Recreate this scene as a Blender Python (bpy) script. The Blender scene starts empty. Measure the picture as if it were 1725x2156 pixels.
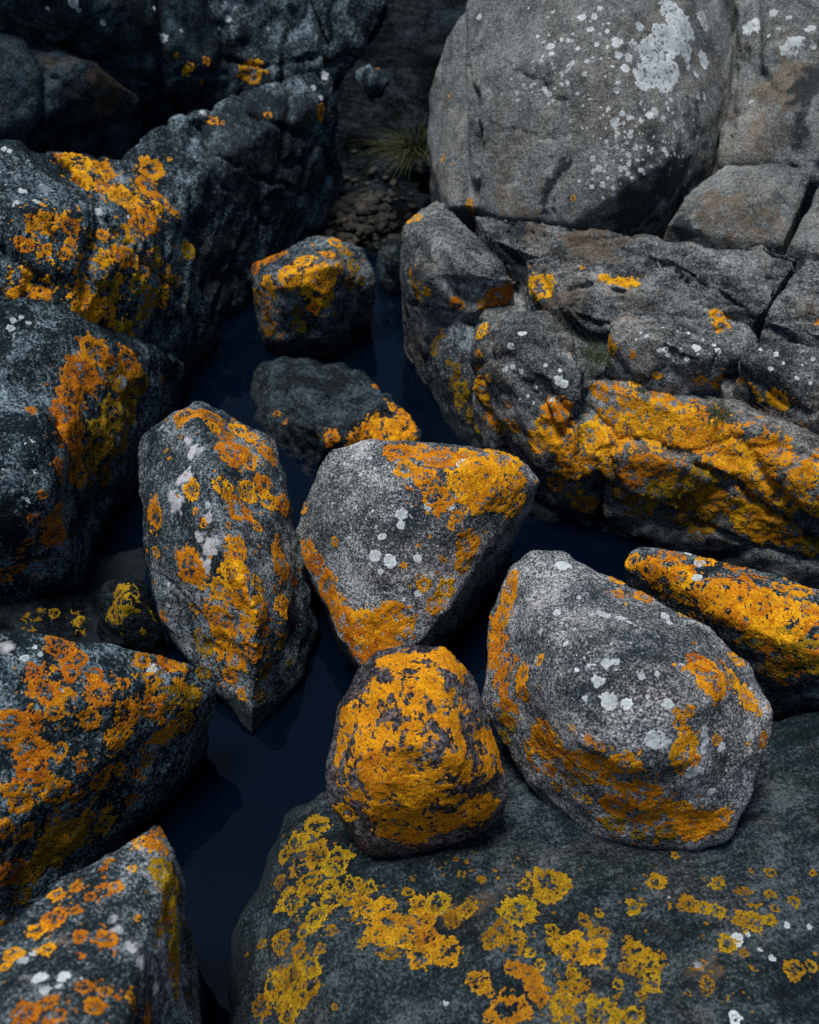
import bpy, bmesh, math, time
import numpy as np
from mathutils import Vector
from mathutils.bvhtree import BVHTree

T0 = time.time()
SC = bpy.context.scene
COL = SC.collection
R = math.radians

# ------------------------------------------------------------------ camera, sky, sun, exposure
CAM_Z, PITCH = 1.70, R(48.0)
TAN_H = 0.373
W_PX, H_PX = 1725.0, 2156.0
cam_d = bpy.data.cameras.new('camera')
cam = bpy.data.objects.new('camera', cam_d)
COL.objects.link(cam)
cam.location = (0, 0, CAM_Z)
cam.rotation_euler = (math.pi / 2 - PITCH, 0, 0)
cam_d.sensor_fit = 'HORIZONTAL'
cam_d.sensor_width = 24.0
cam_d.lens = 24.0 / (2 * TAN_H)
cam_d.clip_start = 0.05
cam_d.clip_end = 500
cam_d.dof.use_dof = True
cam_d.dof.focus_distance = 1.78
cam_d.dof.aperture_fstop = 3.2
SC.camera = cam

SUN_ELEV, SUN_AZ = R(79), R(-62)          # azimuth from +y (away from camera) towards +x; negative = from the left
world = bpy.data.worlds.new('World')
SC.world = world
world.use_nodes = True
wn = world.node_tree.nodes
bg = wn['Background']
sky = wn.new('ShaderNodeTexSky')
sky.sky_type = 'NISHITA'
sky.sun_disc = False
sky.sun_elevation = SUN_ELEV
sky.sun_rotation = SUN_AZ
sky.air_density = 1.0
sky.dust_density = 0.4
sky.ozone_density = 3.0
world.node_tree.links.new(sky.outputs[0], bg.inputs[0])
bg.inputs[1].default_value = 0.05

sun_d = bpy.data.lights.new('sun', 'SUN')
sun_d.energy = 3.0
sun_d.angle = R(20)
sun_d.color = (0.985, 0.99, 1.0)
sun = bpy.data.objects.new('sun', sun_d)
COL.objects.link(sun)
to_sun = Vector((math.sin(SUN_AZ) * math.cos(SUN_ELEV), math.cos(SUN_AZ) * math.cos(SUN_ELEV), math.sin(SUN_ELEV)))
sun.rotation_euler = to_sun.to_track_quat('Z', 'Y').to_euler()
sun.location = to_sun * 5

SC.view_settings.view_transform = 'Standard'
SC.view_settings.look = 'None'
SC.view_settings.exposure = 0.5
SC.view_settings.gamma = 1.0
SC.render.engine = 'CYCLES'
SC.cycles.max_bounces = 5
SC.cycles.use_denoising = False

# ------------------------------------------------------------------ pixel -> place
FWD = np.array([0, math.cos(PITCH), -math.sin(PITCH)])
UP = np.array([0, math.sin(PITCH), math.cos(PITCH)])
CAM = np.array([0, 0, CAM_Z])

def ray(px, py):
    u = (px - W_PX / 2) / (W_PX / 2) * TAN_H
    v = (H_PX / 2 - py) / (W_PX / 2) * TAN_H
    return FWD + np.array([u, 0, 0]) + v * UP

def P(px, py, z):
    d = ray(px, py)
    return CAM + d * ((z - CAM_Z) / d[2])

# ------------------------------------------------------------------ noise
RNG = np.random.default_rng(7)
_G = RNG.normal(size=(256, 3)); _G /= np.linalg.norm(_G, axis=1)[:, None]
_PERM = RNG.permutation(256).astype(np.int64)

def _h(i, j, k):
    return _PERM[(_PERM[(_PERM[i & 255] + j) & 255] + k) & 255]

def noise(p):
    i = np.floor(p).astype(np.int64)
    f = p - i
    w = f * f * f * (f * (f * 6 - 15) + 10)
    out = np.zeros(len(p))
    for dx in (0, 1):
        wx = w[:, 0] if dx else 1 - w[:, 0]
        for dy in (0, 1):
            wy = w[:, 1] if dy else 1 - w[:, 1]
            for dz in (0, 1):
                wz = w[:, 2] if dz else 1 - w[:, 2]
                g = _G[_h(i[:, 0] + dx, i[:, 1] + dy, i[:, 2] + dz)]
                dot = g[:, 0] * (f[:, 0] - dx) + g[:, 1] * (f[:, 1] - dy) + g[:, 2] * (f[:, 2] - dz)
                out += wx * wy * wz * dot
    return out * 1.6

def fbm(p, octs=4, gain=0.5):
    a, s, out = 1.0, 0.0, 0.0
    for k in range(octs):
        out = out + a * noise(p * (2.03 ** k) + 17.3 * k)
        s += a
        a *= gain
    return out / s

def facets(p):
    """chipped-stone relief: shallow cups that meet in ridges (squared distance to the nearest of scattered points)"""
    i = np.floor(p).astype(np.int64)
    best = np.full(len(p), 1e9)
    for dx in (-1, 0, 1):
        for dy in (-1, 0, 1):
            for dz in (-1, 0, 1):
                c = i + np.array([dx, dy, dz])
                fp = c + 0.5 + 0.5 * _G[_h(c[:, 0], c[:, 1], c[:, 2])]
                best = np.minimum(best, ((p - fp) ** 2).sum(1))
    return np.minimum(best, 1.0) - 0.3

def joints(V, axis, sizes, seed):
    """bedrock broken into blocks along its layers: a random offset for each block and the distance to its joints"""
    n = np.array(axis, float); n /= np.linalg.norm(n)
    t1 = np.cross(n, [0, -0.4, 0.9]); t1 /= np.linalg.norm(t1)
    t2 = np.cross(n, t1)
    W = V + 0.018 * np.stack([noise(V * 9 + seed), noise(V * 9 + seed + 5), noise(V * 9 + seed + 9)], 1) + 0.004 * np.stack([noise(V * 45 + seed), noise(V * 45 + seed + 5), noise(V * 45 + seed + 9)], 1)
    p = np.stack([W @ n / sizes[0], W @ t1 / sizes[1], W @ t2 / sizes[2]], 1) + seed * 1.37
    i = np.floor(p).astype(np.int64)
    b1 = np.full(len(p), 1e9); b2 = np.full(len(p), 1e9); idv = np.zeros(len(p), np.int64)
    for dx in (-1, 0, 1):
        for dy in (-1, 0, 1):
            for dz in (-1, 0, 1):
                c = i + np.array([dx, dy, dz])
                h = _h(c[:, 0], c[:, 1], c[:, 2])
                dd = np.sqrt(((p - c - 0.5 - 0.42 * _G[h]) ** 2).sum(1))
                m = dd < b1
                b2 = np.where(m, b1, np.minimum(b2, dd))
                b1 = np.where(m, dd, b1); idv[m] = h[m]
    return _G[idv][:, 1], b2 - b1

def sstep(x, a, b):
    t = np.clip((x - a) / (b - a), 0, 1)
    return t * t * (3 - 2 * t)

# ------------------------------------------------------------------ materials
def new_mat(name):
    m = bpy.data.materials.new(name)
    m.use_nodes = True
    nt = m.node_tree
    return m, nt, nt.nodes, nt.links, nt.nodes['Principled BSDF']

def ramp(nodes, stops):
    r = nodes.new('ShaderNodeValToRGB')
    e = r.color_ramp.elements
    while len(e) < len(stops): e.new(0.5)
    for el, (pos, c) in zip(e, stops):
        el.position = pos
        el.color = (*c, 1) if len(c) == 3 else c
    return r

def mixc(nt, mode, fac, a, b):
    n = nt.nodes.new('ShaderNodeMix'); n.data_type = 'RGBA'; n.blend_type = mode
    for sock, v in ((n.inputs[0], fac), (n.inputs[6], a), (n.inputs[7], b)):
        if hasattr(v, 'is_output'): nt.links.new(v, sock)
        elif isinstance(v, (int, float)): sock.default_value = v
        else: sock.default_value = (*v, 1)
    return n.outputs[2]

def math_n(nt, op, a, b=None, clamp=False):
    n = nt.nodes.new('ShaderNodeMath'); n.operation = op; n.use_clamp = clamp
    for sock, v in zip(n.inputs, (a, b)):
        if v is None: continue
        if hasattr(v, 'is_output'): nt.links.new(v, sock)
        else: sock.default_value = v
    return n.outputs[0]

def noise_n(nt, vec, scale, detail=4, rough=0.6, dist=0.0):
    n = nt.nodes.new('ShaderNodeTexNoise')
    n.inputs['Scale'].default_value = scale
    n.inputs['Detail'].default_value = detail
    n.inputs['Roughness'].default_value = rough
    n.inputs['Distortion'].default_value = dist
    nt.links.new(vec, n.inputs['Vector'])
    return n.outputs['Fac']

def rock_mat(name, dark, mid, light, speck=0.5, grain=170, tint=(0.2, 0.17, 0.14), tint_amt=0.35, band=0.0,
             axis=(0.2, 0.5, 0.8), band_freq=55, var=0.34, rough=0.75, spec=0.12, seed=0.0):
    m, nt, N, L, bs = new_mat(name)
    tc = N.new('ShaderNodeTexCoord')
    mp = N.new('ShaderNodeMapping'); mp.inputs['Location'].default_value = (seed * 3.1, seed * 1.7, seed * 2.3)
    L.new(tc.outputs['Object'], mp.inputs[0])
    v = mp.outputs[0]
    ax = Vector(axis).normalized(); t1 = ax.orthogonal().normalized(); t2 = ax.cross(t1)
    cb = N.new('ShaderNodeCombineXYZ')
    for k, (vec, fr) in enumerate(((ax, band_freq), (t1, band_freq * .1), (t2, band_freq * .1))):
        d = N.new('ShaderNodeVectorMath'); d.operation = 'DOT_PRODUCT'; d.inputs[1].default_value = vec * fr
        L.new(v, d.inputs[0]); L.new(d.outputs['Value'], cb.inputs[k])
    bands = noise_n(nt, cb.outputs[0], 1.0, 5, 0.66, 1.4)
    big = noise_n(nt, v, 5.5, 6, 0.66, 0.9)
    med = noise_n(nt, v, 26, 4, 0.65, 0.5)
    g1 = noise_n(nt, v, grain, 3, 0.75)
    g0 = noise_n(nt, v, grain * 0.45, 3, 0.7)
    # crystals: two sizes, and whole regions that are cleaner or dirtier
    src = math_n(nt, 'ADD', math_n(nt, 'MULTIPLY', g1, 0.74), math_n(nt, 'MULTIPLY', g0, 0.26))
    shift = math_n(nt, 'ADD', math_n(nt, 'MULTIPLY', math_n(nt, 'SUBTRACT', big, 0.5), var), math_n(nt, 'MULTIPLY', math_n(nt, 'SUBTRACT', med, 0.5), var * 0.55))
    if band:
        shift = math_n(nt, 'ADD', shift, math_n(nt, 'MULTIPLY', math_n(nt, 'SUBTRACT', bands, 0.5), band * 0.9))
    src2 = math_n(nt, 'ADD', math_n(nt, 'ADD', 0.5, math_n(nt, 'MULTIPLY', math_n(nt, 'SUBTRACT', src, 0.5), speck)), shift)
    r1 = ramp(N, [(0.36, tuple(c * 0.6 for c in dark)), (0.43, dark), (0.50, mid), (0.575, tuple(a * .5 + b * .5 for a, b in zip(mid, light))), (0.66, light)])
    L.new(src2, r1.inputs[0])
    col = r1.outputs[0]
    # mica and hornblende specks
    g3 = noise_n(nt, v, grain * 1.5, 2, 0.5)
    r3 = ramp(N, [(0.36, (1, 1, 1)), (0.42, (0, 0, 0))]); L.new(g3, r3.inputs[0])
    col = mixc(nt, 'MIX', math_n(nt, 'MULTIPLY', r3.outputs[0], 0.6 * min(1, speck)), col, tuple(c * 0.5 for c in dark))
    # mineral tint in clouds
    t = noise_n(nt, v, 4.3, 5, 0.65, 1.2)
    rt = ramp(N, [(0.46, (0, 0, 0)), (0.66, (1, 1, 1))]); L.new(t, rt.inputs[0])
    col = mixc(nt, 'COLOR', math_n(nt, 'MULTIPLY', rt.outputs[0], tint_amt), col, tint)
    def attr(nm):
        a = N.new('ShaderNodeAttribute'); a.attribute_name = nm
        return a.outputs['Fac']
    edge_n = noise_n(nt, v, 55, 5, 0.72)
    def ragged(a):
        return math_n(nt, 'MULTIPLY', math_n(nt, 'SUBTRACT', math_n(nt, 'ADD', a, math_n(nt, 'MULTIPLY', edge_n, 0.8)), 0.62, True), 2.2, True)
    col = mixc(nt, 'MIX', math_n(nt, 'MULTIPLY', ragged(attr('warm')), 0.7, True), col, mixc(nt, 'MULTIPLY', 0.55, mixc(nt, 'MIX', g1, (0.09, 0.058, 0.036), (0.36, 0.25, 0.155)), col))
    col = mixc(nt, 'MIX', math_n(nt, 'MULTIPLY', ragged(attr('pale')), 0.9, True), col, mixc(nt, 'MIX', src, (0.28, 0.275, 0.28), (0.74, 0.71, 0.70)))
    col = mixc(nt, 'MIX', math_n(nt, 'MULTIPLY', ragged(attr('stain_shade')), 0.88, True), col, mixc(nt, 'MIX', g1, (0.004, 0.007, 0.009), (0.024, 0.032, 0.038)))
    L.new(col, bs.inputs['Base Color'])
    bs.inputs['Roughness'].default_value = rough
    bs.inputs['Specular IOR Level'].default_value = spec
    bump_src = math_n(nt, 'ADD', math_n(nt, 'ADD', math_n(nt, 'MULTIPLY', g1, 0.55), math_n(nt, 'MULTIPLY', g0, 0.9)), math_n(nt, 'MULTIPLY', noise_n(nt, v, 40, 7, 0.72), 1.5))
    if band: bump_src = math_n(nt, 'ADD', bump_src, math_n(nt, 'MULTIPLY', bands, band * 3.5))
    bp = N.new('ShaderNodeBump'); bp.inputs['Strength'].default_value = 0.8; bp.inputs['Distance'].default_value = 0.006
    L.new(bump_src, bp.inputs['Height']); L.new(bp.outputs[0], bs.inputs['Normal'])
    return m

def lichen_mat(name, deep, main, rim, pits=0.75):
    m, nt, N, L, bs = new_mat(name)
    tc = N.new('ShaderNodeTexCoord'); v = tc.outputs['Object']
    a = N.new('ShaderNodeAttribute'); a.attribute_name = 'edge'
    grain = noise_n(nt, v, 310, 3, 0.75)
    cl = noise_n(nt, v, 38, 4, 0.65)
    r = ramp(N, [(0.42, deep), (0.51, main), (0.61, rim)])
    L.new(math_n(nt, 'ADD', math_n(nt, 'MULTIPLY', grain, 0.55), math_n(nt, 'MULTIPLY', cl, 0.45)), r.inputs[0])
    col = mixc(nt, 'MIX', math_n(nt, 'MULTIPLY', math_n(nt, 'SUBTRACT', 1.0, a.outputs['Fac']), 0.45), r.outputs[0], tuple(x * .5 + y * .5 for x, y in zip(deep, main)))
    col = mixc(nt, 'MIX', math_n(nt, 'MULTIPLY', a.outputs['Fac'], 0.3), col, rim)
    pit = noise_n(nt, v, 420, 2, 0.6)
    rp = ramp(N, [(0.38, (1, 1, 1)), (0.45, (0, 0, 0))]); L.new(pit, rp.inputs[0])
    col = mixc(nt, 'MIX', math_n(nt, 'MULTIPLY', rp.outputs[0], pits), col, tuple(c * .22 + .004 for c in deep))
    oi = N.new('ShaderNodeObjectInfo')
    hs = N.new('ShaderNodeHueSaturation')
    L.new(math_n(nt, 'ADD', math_n(nt, 'MULTIPLY', oi.outputs['Random'], 0.024), 0.488), hs.inputs['Hue'])
    L.new(math_n(nt, 'ADD', math_n(nt, 'MULTIPLY', oi.outputs['Random'], 0.35), 0.82), hs.inputs['Value'])
    L.new(col, hs.inputs['Color'])
    L.new(hs.outputs[0], bs.inputs['Base Color'])
    bs.inputs['Roughness'].default_value = 0.9
    bs.inputs['Specular IOR Level'].default_value = 0.12
    bp = N.new('ShaderNodeBump'); bp.inputs['Strength'].default_value = 0.6; bp.inputs['Distance'].default_value = 0.0025
    L.new(grain, bp.inputs['Height']); L.new(bp.outputs[0], bs.inputs['Normal'])
    return m

M = {}
AX_R = (-0.25, -0.75, 0.62)
M['granite'] = rock_mat('granite_grey', (0.022, 0.032, 0.036), (0.088, 0.101, 0.106), (0.66, 0.65, 0.63), 0.95, 300, (0.30, 0.24, 0.21), 0.35, var=0.40, seed=1)
M['granite_dark'] = rock_mat('granite_charcoal', (0.008, 0.0165, 0.020), (0.030, 0.046, 0.054), (0.42, 0.46, 0.47), 0.8, 250, (0.10, 0.085, 0.07), 0.3, band=0.25, axis=(0.8, -0.4, 0.4), var=0.42, seed=2)
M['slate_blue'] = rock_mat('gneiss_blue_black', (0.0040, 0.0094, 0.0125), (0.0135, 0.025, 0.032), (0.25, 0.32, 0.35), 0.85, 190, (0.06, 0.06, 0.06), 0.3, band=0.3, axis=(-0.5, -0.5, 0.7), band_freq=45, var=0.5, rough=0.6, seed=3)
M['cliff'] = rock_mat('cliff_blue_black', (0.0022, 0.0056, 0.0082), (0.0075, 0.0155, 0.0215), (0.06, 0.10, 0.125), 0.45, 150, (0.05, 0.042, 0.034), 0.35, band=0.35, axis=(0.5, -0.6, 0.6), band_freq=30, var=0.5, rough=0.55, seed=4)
M['gneiss'] = rock_mat('gneiss_warm_grey', (0.020, 0.025, 0.026), (0.092, 0.10, 0.098), (0.41, 0.41, 0.39), 0.7, 240, (0.17, 0.13, 0.10), 0.5, band=0.30, axis=AX_R, band_freq=60, var=0.34, seed=5)
M['dome'] = rock_mat('boulder_warm_grey', (0.055, 0.063, 0.063), (0.146, 0.155, 0.149), (0.40, 0.40, 0.375), 0.7, 260, (0.24, 0.19, 0.13), 0.45, band=0.16, axis=(0.6, -0.5, 0.5), band_freq=40, var=0.34, seed=6)
M['slab'] = rock_mat('slab_charcoal', (0.0040, 0.0092, 0.0118), (0.0135, 0.0245, 0.0295), (0.11, 0.135, 0.145), 0.7, 210, (0.11, 0.09, 0.07), 0.4, band=0.25, axis=(0.3, -0.6, 0.7), band_freq=40, var=0.42, seed=7)
M['purple'] = rock_mat('stone_plum_grey', (0.014, 0.013, 0.015), (0.046, 0.040, 0.043), (0.26, 0.235, 0.23), 0.9, 165, (0.08, 0.055, 0.055), 0.5, var=0.36, seed=8)
M['gully'] = rock_mat('gully_shaded_rock', (0.001, 0.002, 0.0026), (0.0034, 0.0056, 0.0070), (0.03, 0.042, 0.05), 0.5, 150, (0.03, 0.026, 0.02), 0.05, band=0.3, var=0.5, rough=0.7, spec=0.05, seed=9)  # darker than the cliff: shade of the overhang is put into its colour
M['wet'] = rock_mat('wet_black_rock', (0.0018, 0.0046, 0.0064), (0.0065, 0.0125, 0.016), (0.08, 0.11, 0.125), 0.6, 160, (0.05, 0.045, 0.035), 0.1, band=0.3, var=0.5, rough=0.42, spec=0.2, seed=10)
M['orange'] = lichen_mat('lichen_orange', (0.27, 0.08, 0.003), (0.62, 0.225, 0.004), (0.80, 0.34, 0.008))
M['rust'] = lichen_mat('lichen_rust_orange', (0.17, 0.045, 0.003), (0.46, 0.145, 0.004), (0.64, 0.235, 0.007))
M['gold'] = lichen_mat('lichen_gold', (0.26, 0.09, 0.003), (0.62, 0.255, 0.006), (0.76, 0.36, 0.012))
M['olive'] = lichen_mat('lichen_olive_gold', (0.085, 0.042, 0.003), (0.26, 0.14, 0.005), (0.43, 0.24, 0.008))
M['mustard'] = lichen_mat('lichen_mustard', (0.13, 0.05, 0.003), (0.36, 0.155, 0.005), (0.50, 0.235, 0.008))
M['white'] = lichen_mat('lichen_white', (0.24, 0.26, 0.26), (0.47, 0.50, 0.49), (0.64, 0.66, 0.64), 0.35)

def water_mat():
    m, nt, N, L, bs = new_mat('dark_water')
    bs.inputs['Base Color'].default_value = (0.0004, 0.0024, 0.0066, 1)
    bs.inputs['Roughness'].default_value = 0.015
    bs.inputs['IOR'].default_value = 1.33
    tc = N.new('ShaderNodeTexCoord')
    n = noise_n(nt, tc.outputs['Object'], 9, 3, 0.5)
    bp = N.new('ShaderNodeBump'); bp.inputs['Strength'].default_value = 0.12; bp.inputs['Distance'].default_value = 0.01
    L.new(n, bp.inputs['Height']); L.new(bp.outputs[0], bs.inputs['Normal'])
    return m
M['water'] = water_mat()

def simple_mat(name, c1, c2, scale=30, rough=0.8):
    m, nt, N, L, bs = new_mat(name)
    tc = N.new('ShaderNodeTexCoord')
    r = ramp(N, [(0.3, c1), (0.7, c2)])
    L.new(noise_n(nt, tc.outputs['Object'], scale, 4, 0.6), r.inputs[0])
    L.new(r.outputs[0], bs.inputs['Base Color'])
    bs.inputs['Roughness'].default_value = rough
    bs.inputs['Specular IOR Level'].default_value = 0.2
    return m
M['grass'] = simple_mat('grass_blades', (0.014, 0.026, 0.008), (0.045, 0.062, 0.018), 18)
M['straw'] = simple_mat('grass_dry', (0.025, 0.018, 0.008), (0.075, 0.052, 0.024), 18)
M['twig'] = simple_mat('dry_sprig', (0.06, 0.05, 0.045), (0.15, 0.125, 0.11), 60)
M['pebble'] = simple_mat('pebbles', (0.007, 0.0085, 0.009), (0.055, 0.046, 0.035), 30)
M['bed'] = simple_mat('shore_bed', (0.012, 0.014, 0.016), (0.04, 0.042, 0.045), 8)

# ------------------------------------------------------------------ mesh helpers
def mesh_from(name, V, F, mat, attrs=None):
    me = bpy.data.meshes.new(name)
    V = np.ascontiguousarray(V, dtype=np.float32); F = np.ascontiguousarray(F, dtype=np.int32)
    k = F.shape[1]
    me.vertices.add(len(V)); me.vertices.foreach_set('co', V.ravel())
    me.loops.add(F.size); me.loops.foreach_set('vertex_index', F.ravel())
    me.polygons.add(len(F))
    me.polygons.foreach_set('loop_start', np.arange(0, F.size, k, dtype=np.int32))
    me.polygons.foreach_set('use_smooth', np.ones(len(F), dtype=bool))
    for nm, arr in (attrs or {}).items():
        a = me.attributes.new(nm, 'FLOAT', 'POINT')
        a.data.foreach_set('value', np.ascontiguousarray(arr, dtype=np.float32))
    me.update(calc_edges=True)
    me.validate()
    me.materials.append(M[mat])
    return me

def vert_normals(V, F):
    a = V[F[:, 2]] - V[F[:, 0]]; b = V[F[:, 3]] - V[F[:, 1]]
    n = np.cross(a, b)
    out = np.zeros_like(V)
    for k in range(4):
        for ax in range(3):
            out[:, ax] += np.bincount(F[:, k], n[:, ax], len(V))
    return out / (np.linalg.norm(out, axis=1)[:, None] + 1e-12)

def hull_bm(bm, pts):
    vs = [bm.verts.new(p) for p in pts]
    r = bmesh.ops.convex_hull(bm, input=vs)
    dead = {e for e in r['geom_interior'] if isinstance(e, bmesh.types.BMVert)} | {e for e in r['geom_unused'] if isinstance(e, bmesh.types.BMVert)}
    bmesh.ops.delete(bm, geom=list(dead), context='VERTS')

class Rock: pass

def build_rock(hulls, voxel=0.006, smooth=14, seed=0, amp=(0.012, 0.004, 0.0012), facet=(0.0, 9), strata=None,
               bottom=-0.12, inset=0.22, grow=1.012, cracks=(), dents=(), paint=(), algae=0.0, blocks=None, smask=None):
    """hulls: lists of (px, py, z); each becomes a closed convex body reaching down to `bottom`; they are fused and weathered"""
    bm = bmesh.new()
    for h in hulls:
        pts = np.array([P(*q) for q in h])
        c = pts.mean(0)
        low = pts.copy()
        low[:, :2] = c[:2] + (pts[:, :2] - c[:2]) * (1 - inset)
        low[:, 2] = np.minimum(bottom, pts[:, 2] - 0.05)
        pts = c + (pts - c) * grow
        hull_bm(bm, [Vector(q) for q in np.vstack([pts, low])])
    me = bpy.data.meshes.new('tmp'); bm.to_mesh(me); bm.free()
    ob = bpy.data.objects.new('tmp', me); COL.objects.link(ob)
    md = ob.modifiers.new('r', 'REMESH'); md.mode = 'VOXEL'; md.voxel_size = voxel
    if smooth:
        ms = ob.modifiers.new('s', 'SMOOTH'); ms.factor = 0.5; ms.iterations = smooth
    dg = bpy.context.evaluated_depsgraph_get()
    ev = ob.evaluated_get(dg); em = ev.to_mesh()
    V = np.empty(len(em.vertices) * 3, dtype=np.float32); em.vertices.foreach_get('co', V); V = V.reshape(-1, 3).astype(np.float64)
    F = np.empty(len(em.loops), dtype=np.int32); em.loops.foreach_get('vertex_index', F)
    assert len(F) == 4 * len(em.polygons)
    F = F.reshape(-1, 4)
    ev.to_mesh_clear()
    bpy.data.objects.remove(ob); bpy.data.meshes.remove(me)
    n = vert_normals(V, F)
    s = np.array([seed * 5.13, seed * 2.71, seed * 8.37])
    d = amp[0] * fbm(V * 6 + s, 3) * 1.4 + amp[1] * fbm(V * 24 + s, 3) + amp[2] * fbm(V * 90 + s, 2)
    if facet[0]:
        wv = V + 0.02 * np.stack([noise(V * 11 + s), noise(V * 11 + s + 40), noise(V * 11 + s + 80)], 1)
        fa = facet[0] * 0.22
        d += fa * facets(wv * facet[1] + s) + 0.35 * fa * facets(wv * facet[1] * 2.7 + s)
    if strata:
        ax, per, am = strata
        ax = np.array(ax, float); ax /= np.linalg.norm(ax)
        hgt = V @ ax / per + 0.55 * fbm(V * 5 + s, 3) * 1.5
        fr = hgt - np.floor(hgt)
        lay = _G[_h(np.floor(hgt).astype(np.int64), 3, 5)][:, 0]
        am = am if smask is None else am * smask(V)
        d += am * (lay * sstep(fr, 0, 0.18) * (1 - sstep(fr, 0.9, 1.0)) - 0.9 * np.exp(-((fr - 1.0) / 0.07) ** 2))
    if blocks:                                     # (axis, sizes, step, groove)
        off, gap = joints(V, blocks[0], blocks[1], seed)
        d += blocks[2] * off * sstep(gap, 0, .06) - blocks[3] * np.exp(-(gap / 0.09) ** 2)
    V = V + n * d[:, None]
    rk = Rock()
    rk.V, rk.F, rk.voxel, rk.seed = V, F, voxel, seed
    rk.attrs = {k: np.zeros(len(V)) for k in ('stain_shade', 'warm', 'pale')}  # dark layer holds algae marks and, on the dome, painted shade
    rk.bvh = BVHTree.FromPolygons(V.tolist(), F.tolist())
    n = vert_normals(V, F)
    dv = np.zeros(len(V))
    for cr in cracks:                              # (points, width_m, depth_m)
        pl, wd, dp = cr
        S = []
        for (x0, y0), (x1, y1) in zip(pl[:-1], pl[1:]):
            k = max(2, int(math.hypot(x1 - x0, y1 - y0) / 3))
            for t in np.linspace(0, 1, k):
                hit = cast(rk, x0 + (x1 - x0) * t, y0 + (y1 - y0) * t)
                if hit is not None: S.append(hit[0])
        if len(S) < 2: continue
        S = np.array(S)
        lo, hi = S.min(0) - 0.05, S.max(0) + 0.05
        idx = np.where(((V > lo) & (V < hi)).all(1))[0]
        Q = V[idx] + 0.012 * np.stack([noise(V[idx] * 30 + s), noise(V[idx] * 30 + s + 9), noise(V[idx] * 30 + s + 19)], 1)
        dm = np.full(len(idx), 9.0)
        for a in range(0, len(S), 40):
            dm = np.minimum(dm, np.sqrt(((Q[:, None, :] - S[None, a:a + 40, :]) ** 2).sum(2)).min(1))
        w = wd * (0.75 + 0.5 * noise(V[idx] * 14 + s))
        dv[idx] = np.minimum(dv[idx], -dp * np.exp(-(dm / np.maximum(w, 0.002)) ** 2))
    for (x, y, r, dp) in dents:
        hit = cast(rk, x, y)
        if hit is None: continue
        rr = r * TAN_H / (W_PX / 2) * hit[2]
        dv -= dp * np.exp(-((np.linalg.norm(V - hit[0], axis=1) / rr) ** 2)) * (0.8 + 0.5 * noise(V * 20 + s))
    for item in paint:
        kind, x, y, r, am = item
        hit = cast(rk, x, y)
        if hit is None: continue
        rr = r * TAN_H / (W_PX / 2) * hit[2]
        Q = V + 1.5 * rr * np.stack([fbm(V * (1.1 / rr) + s, 4, .65), fbm(V * (1.1 / rr) + s + 7, 4, .65), fbm(V * (1.1 / rr) + s + 13, 4, .65)], 1)
        q = am * (1 - sstep(np.linalg.norm(Q - hit[0], axis=1) / rr, 0.5, 1.35)) * (1.0 + 0.8 * fbm(V * 40 + s, 3))
        rk.attrs[kind] = np.maximum(rk.attrs[kind], q)
    if algae:                                      # black band of shore algae above the waterline, painting shade into gaps too
        q = (1 - sstep(V[:, 2] + 0.03 * fbm(V * 12 + s, 3) * 2, 0.01, algae)) * 0.95
        rk.attrs['stain_shade'] = np.maximum(rk.attrs['stain_shade'], q)
    if dv.any():
        V = V + n * dv[:, None]
        rk.V = V
        rk.bvh = BVHTree.FromPolygons(V.tolist(), F.tolist())
    rk.N = vert_normals(V, F)
    rk.FC = V[F].mean(1)
    return rk

def cast(rk, px, py):
    d = ray(px, py)
    t = float(np.linalg.norm(d))
    loc, nor, idx, dist = rk.bvh.ray_cast(Vector(CAM), Vector(d / t))
    if loc is None: return None
    return np.array(loc), np.array(nor), dist / t

def link(name, me, loc=None, parent=None, **props):
    o = bpy.data.objects.new(name, me)
    COL.objects.link(o)
    if loc is not None: o.location = loc
    if parent is not None: o.parent = parent
    for k, v in props.items(): o[k] = v
    return o

# ------------------------------------------------------------------ lichen: crusts that hug a rock
def dice(rk, sel, n):
    """cut the chosen quads of a rock into n x n, welded; returns points, normals, quads"""
    q = rk.F[sel]
    A, B, C, D = (rk.V[q[:, k]] for k in range(4))
    a, b, c, d = (rk.N[q[:, k]] for k in range(4))
    g = np.arange(n + 1) / n
    u, v = np.meshgrid(g, g, indexing='ij'); u = u.ravel(); v = v.ravel()
    w = np.stack([(1 - u) * (1 - v), u * (1 - v), u * v, (1 - u) * v], 1)
    Pn = np.einsum('kw,wfx->fkx', w, np.stack([A, B, C, D])).reshape(-1, 3)
    Nn = np.einsum('kw,wfx->fkx', w, np.stack([a, b, c, d])).reshape(-1, 3)
    key = np.round(Pn * 2e5).astype(np.int64)
    key = (key[:, 0] + 4000000) * (1 << 42) + (key[:, 1] + 1000000) * (1 << 21) + (key[:, 2] + 1000000)
    _, first, inv = np.unique(key, return_index=True, return_inverse=True)
    inv = inv.ravel()
    i, j = np.meshgrid(np.arange(n), np.arange(n), indexing='ij'); i = i.ravel(); j = j.ravel()
    quad = np.stack([i * (n + 1) + j, (i + 1) * (n + 1) + j, (i + 1) * (n + 1) + j + 1, i * (n + 1) + j + 1], 1)
    Q = (np.arange(len(q))[:, None, None] * (n + 1) ** 2 + quad[None]).reshape(-1, 4)
    return Pn[first], Nn[first], inv[Q]

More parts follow.
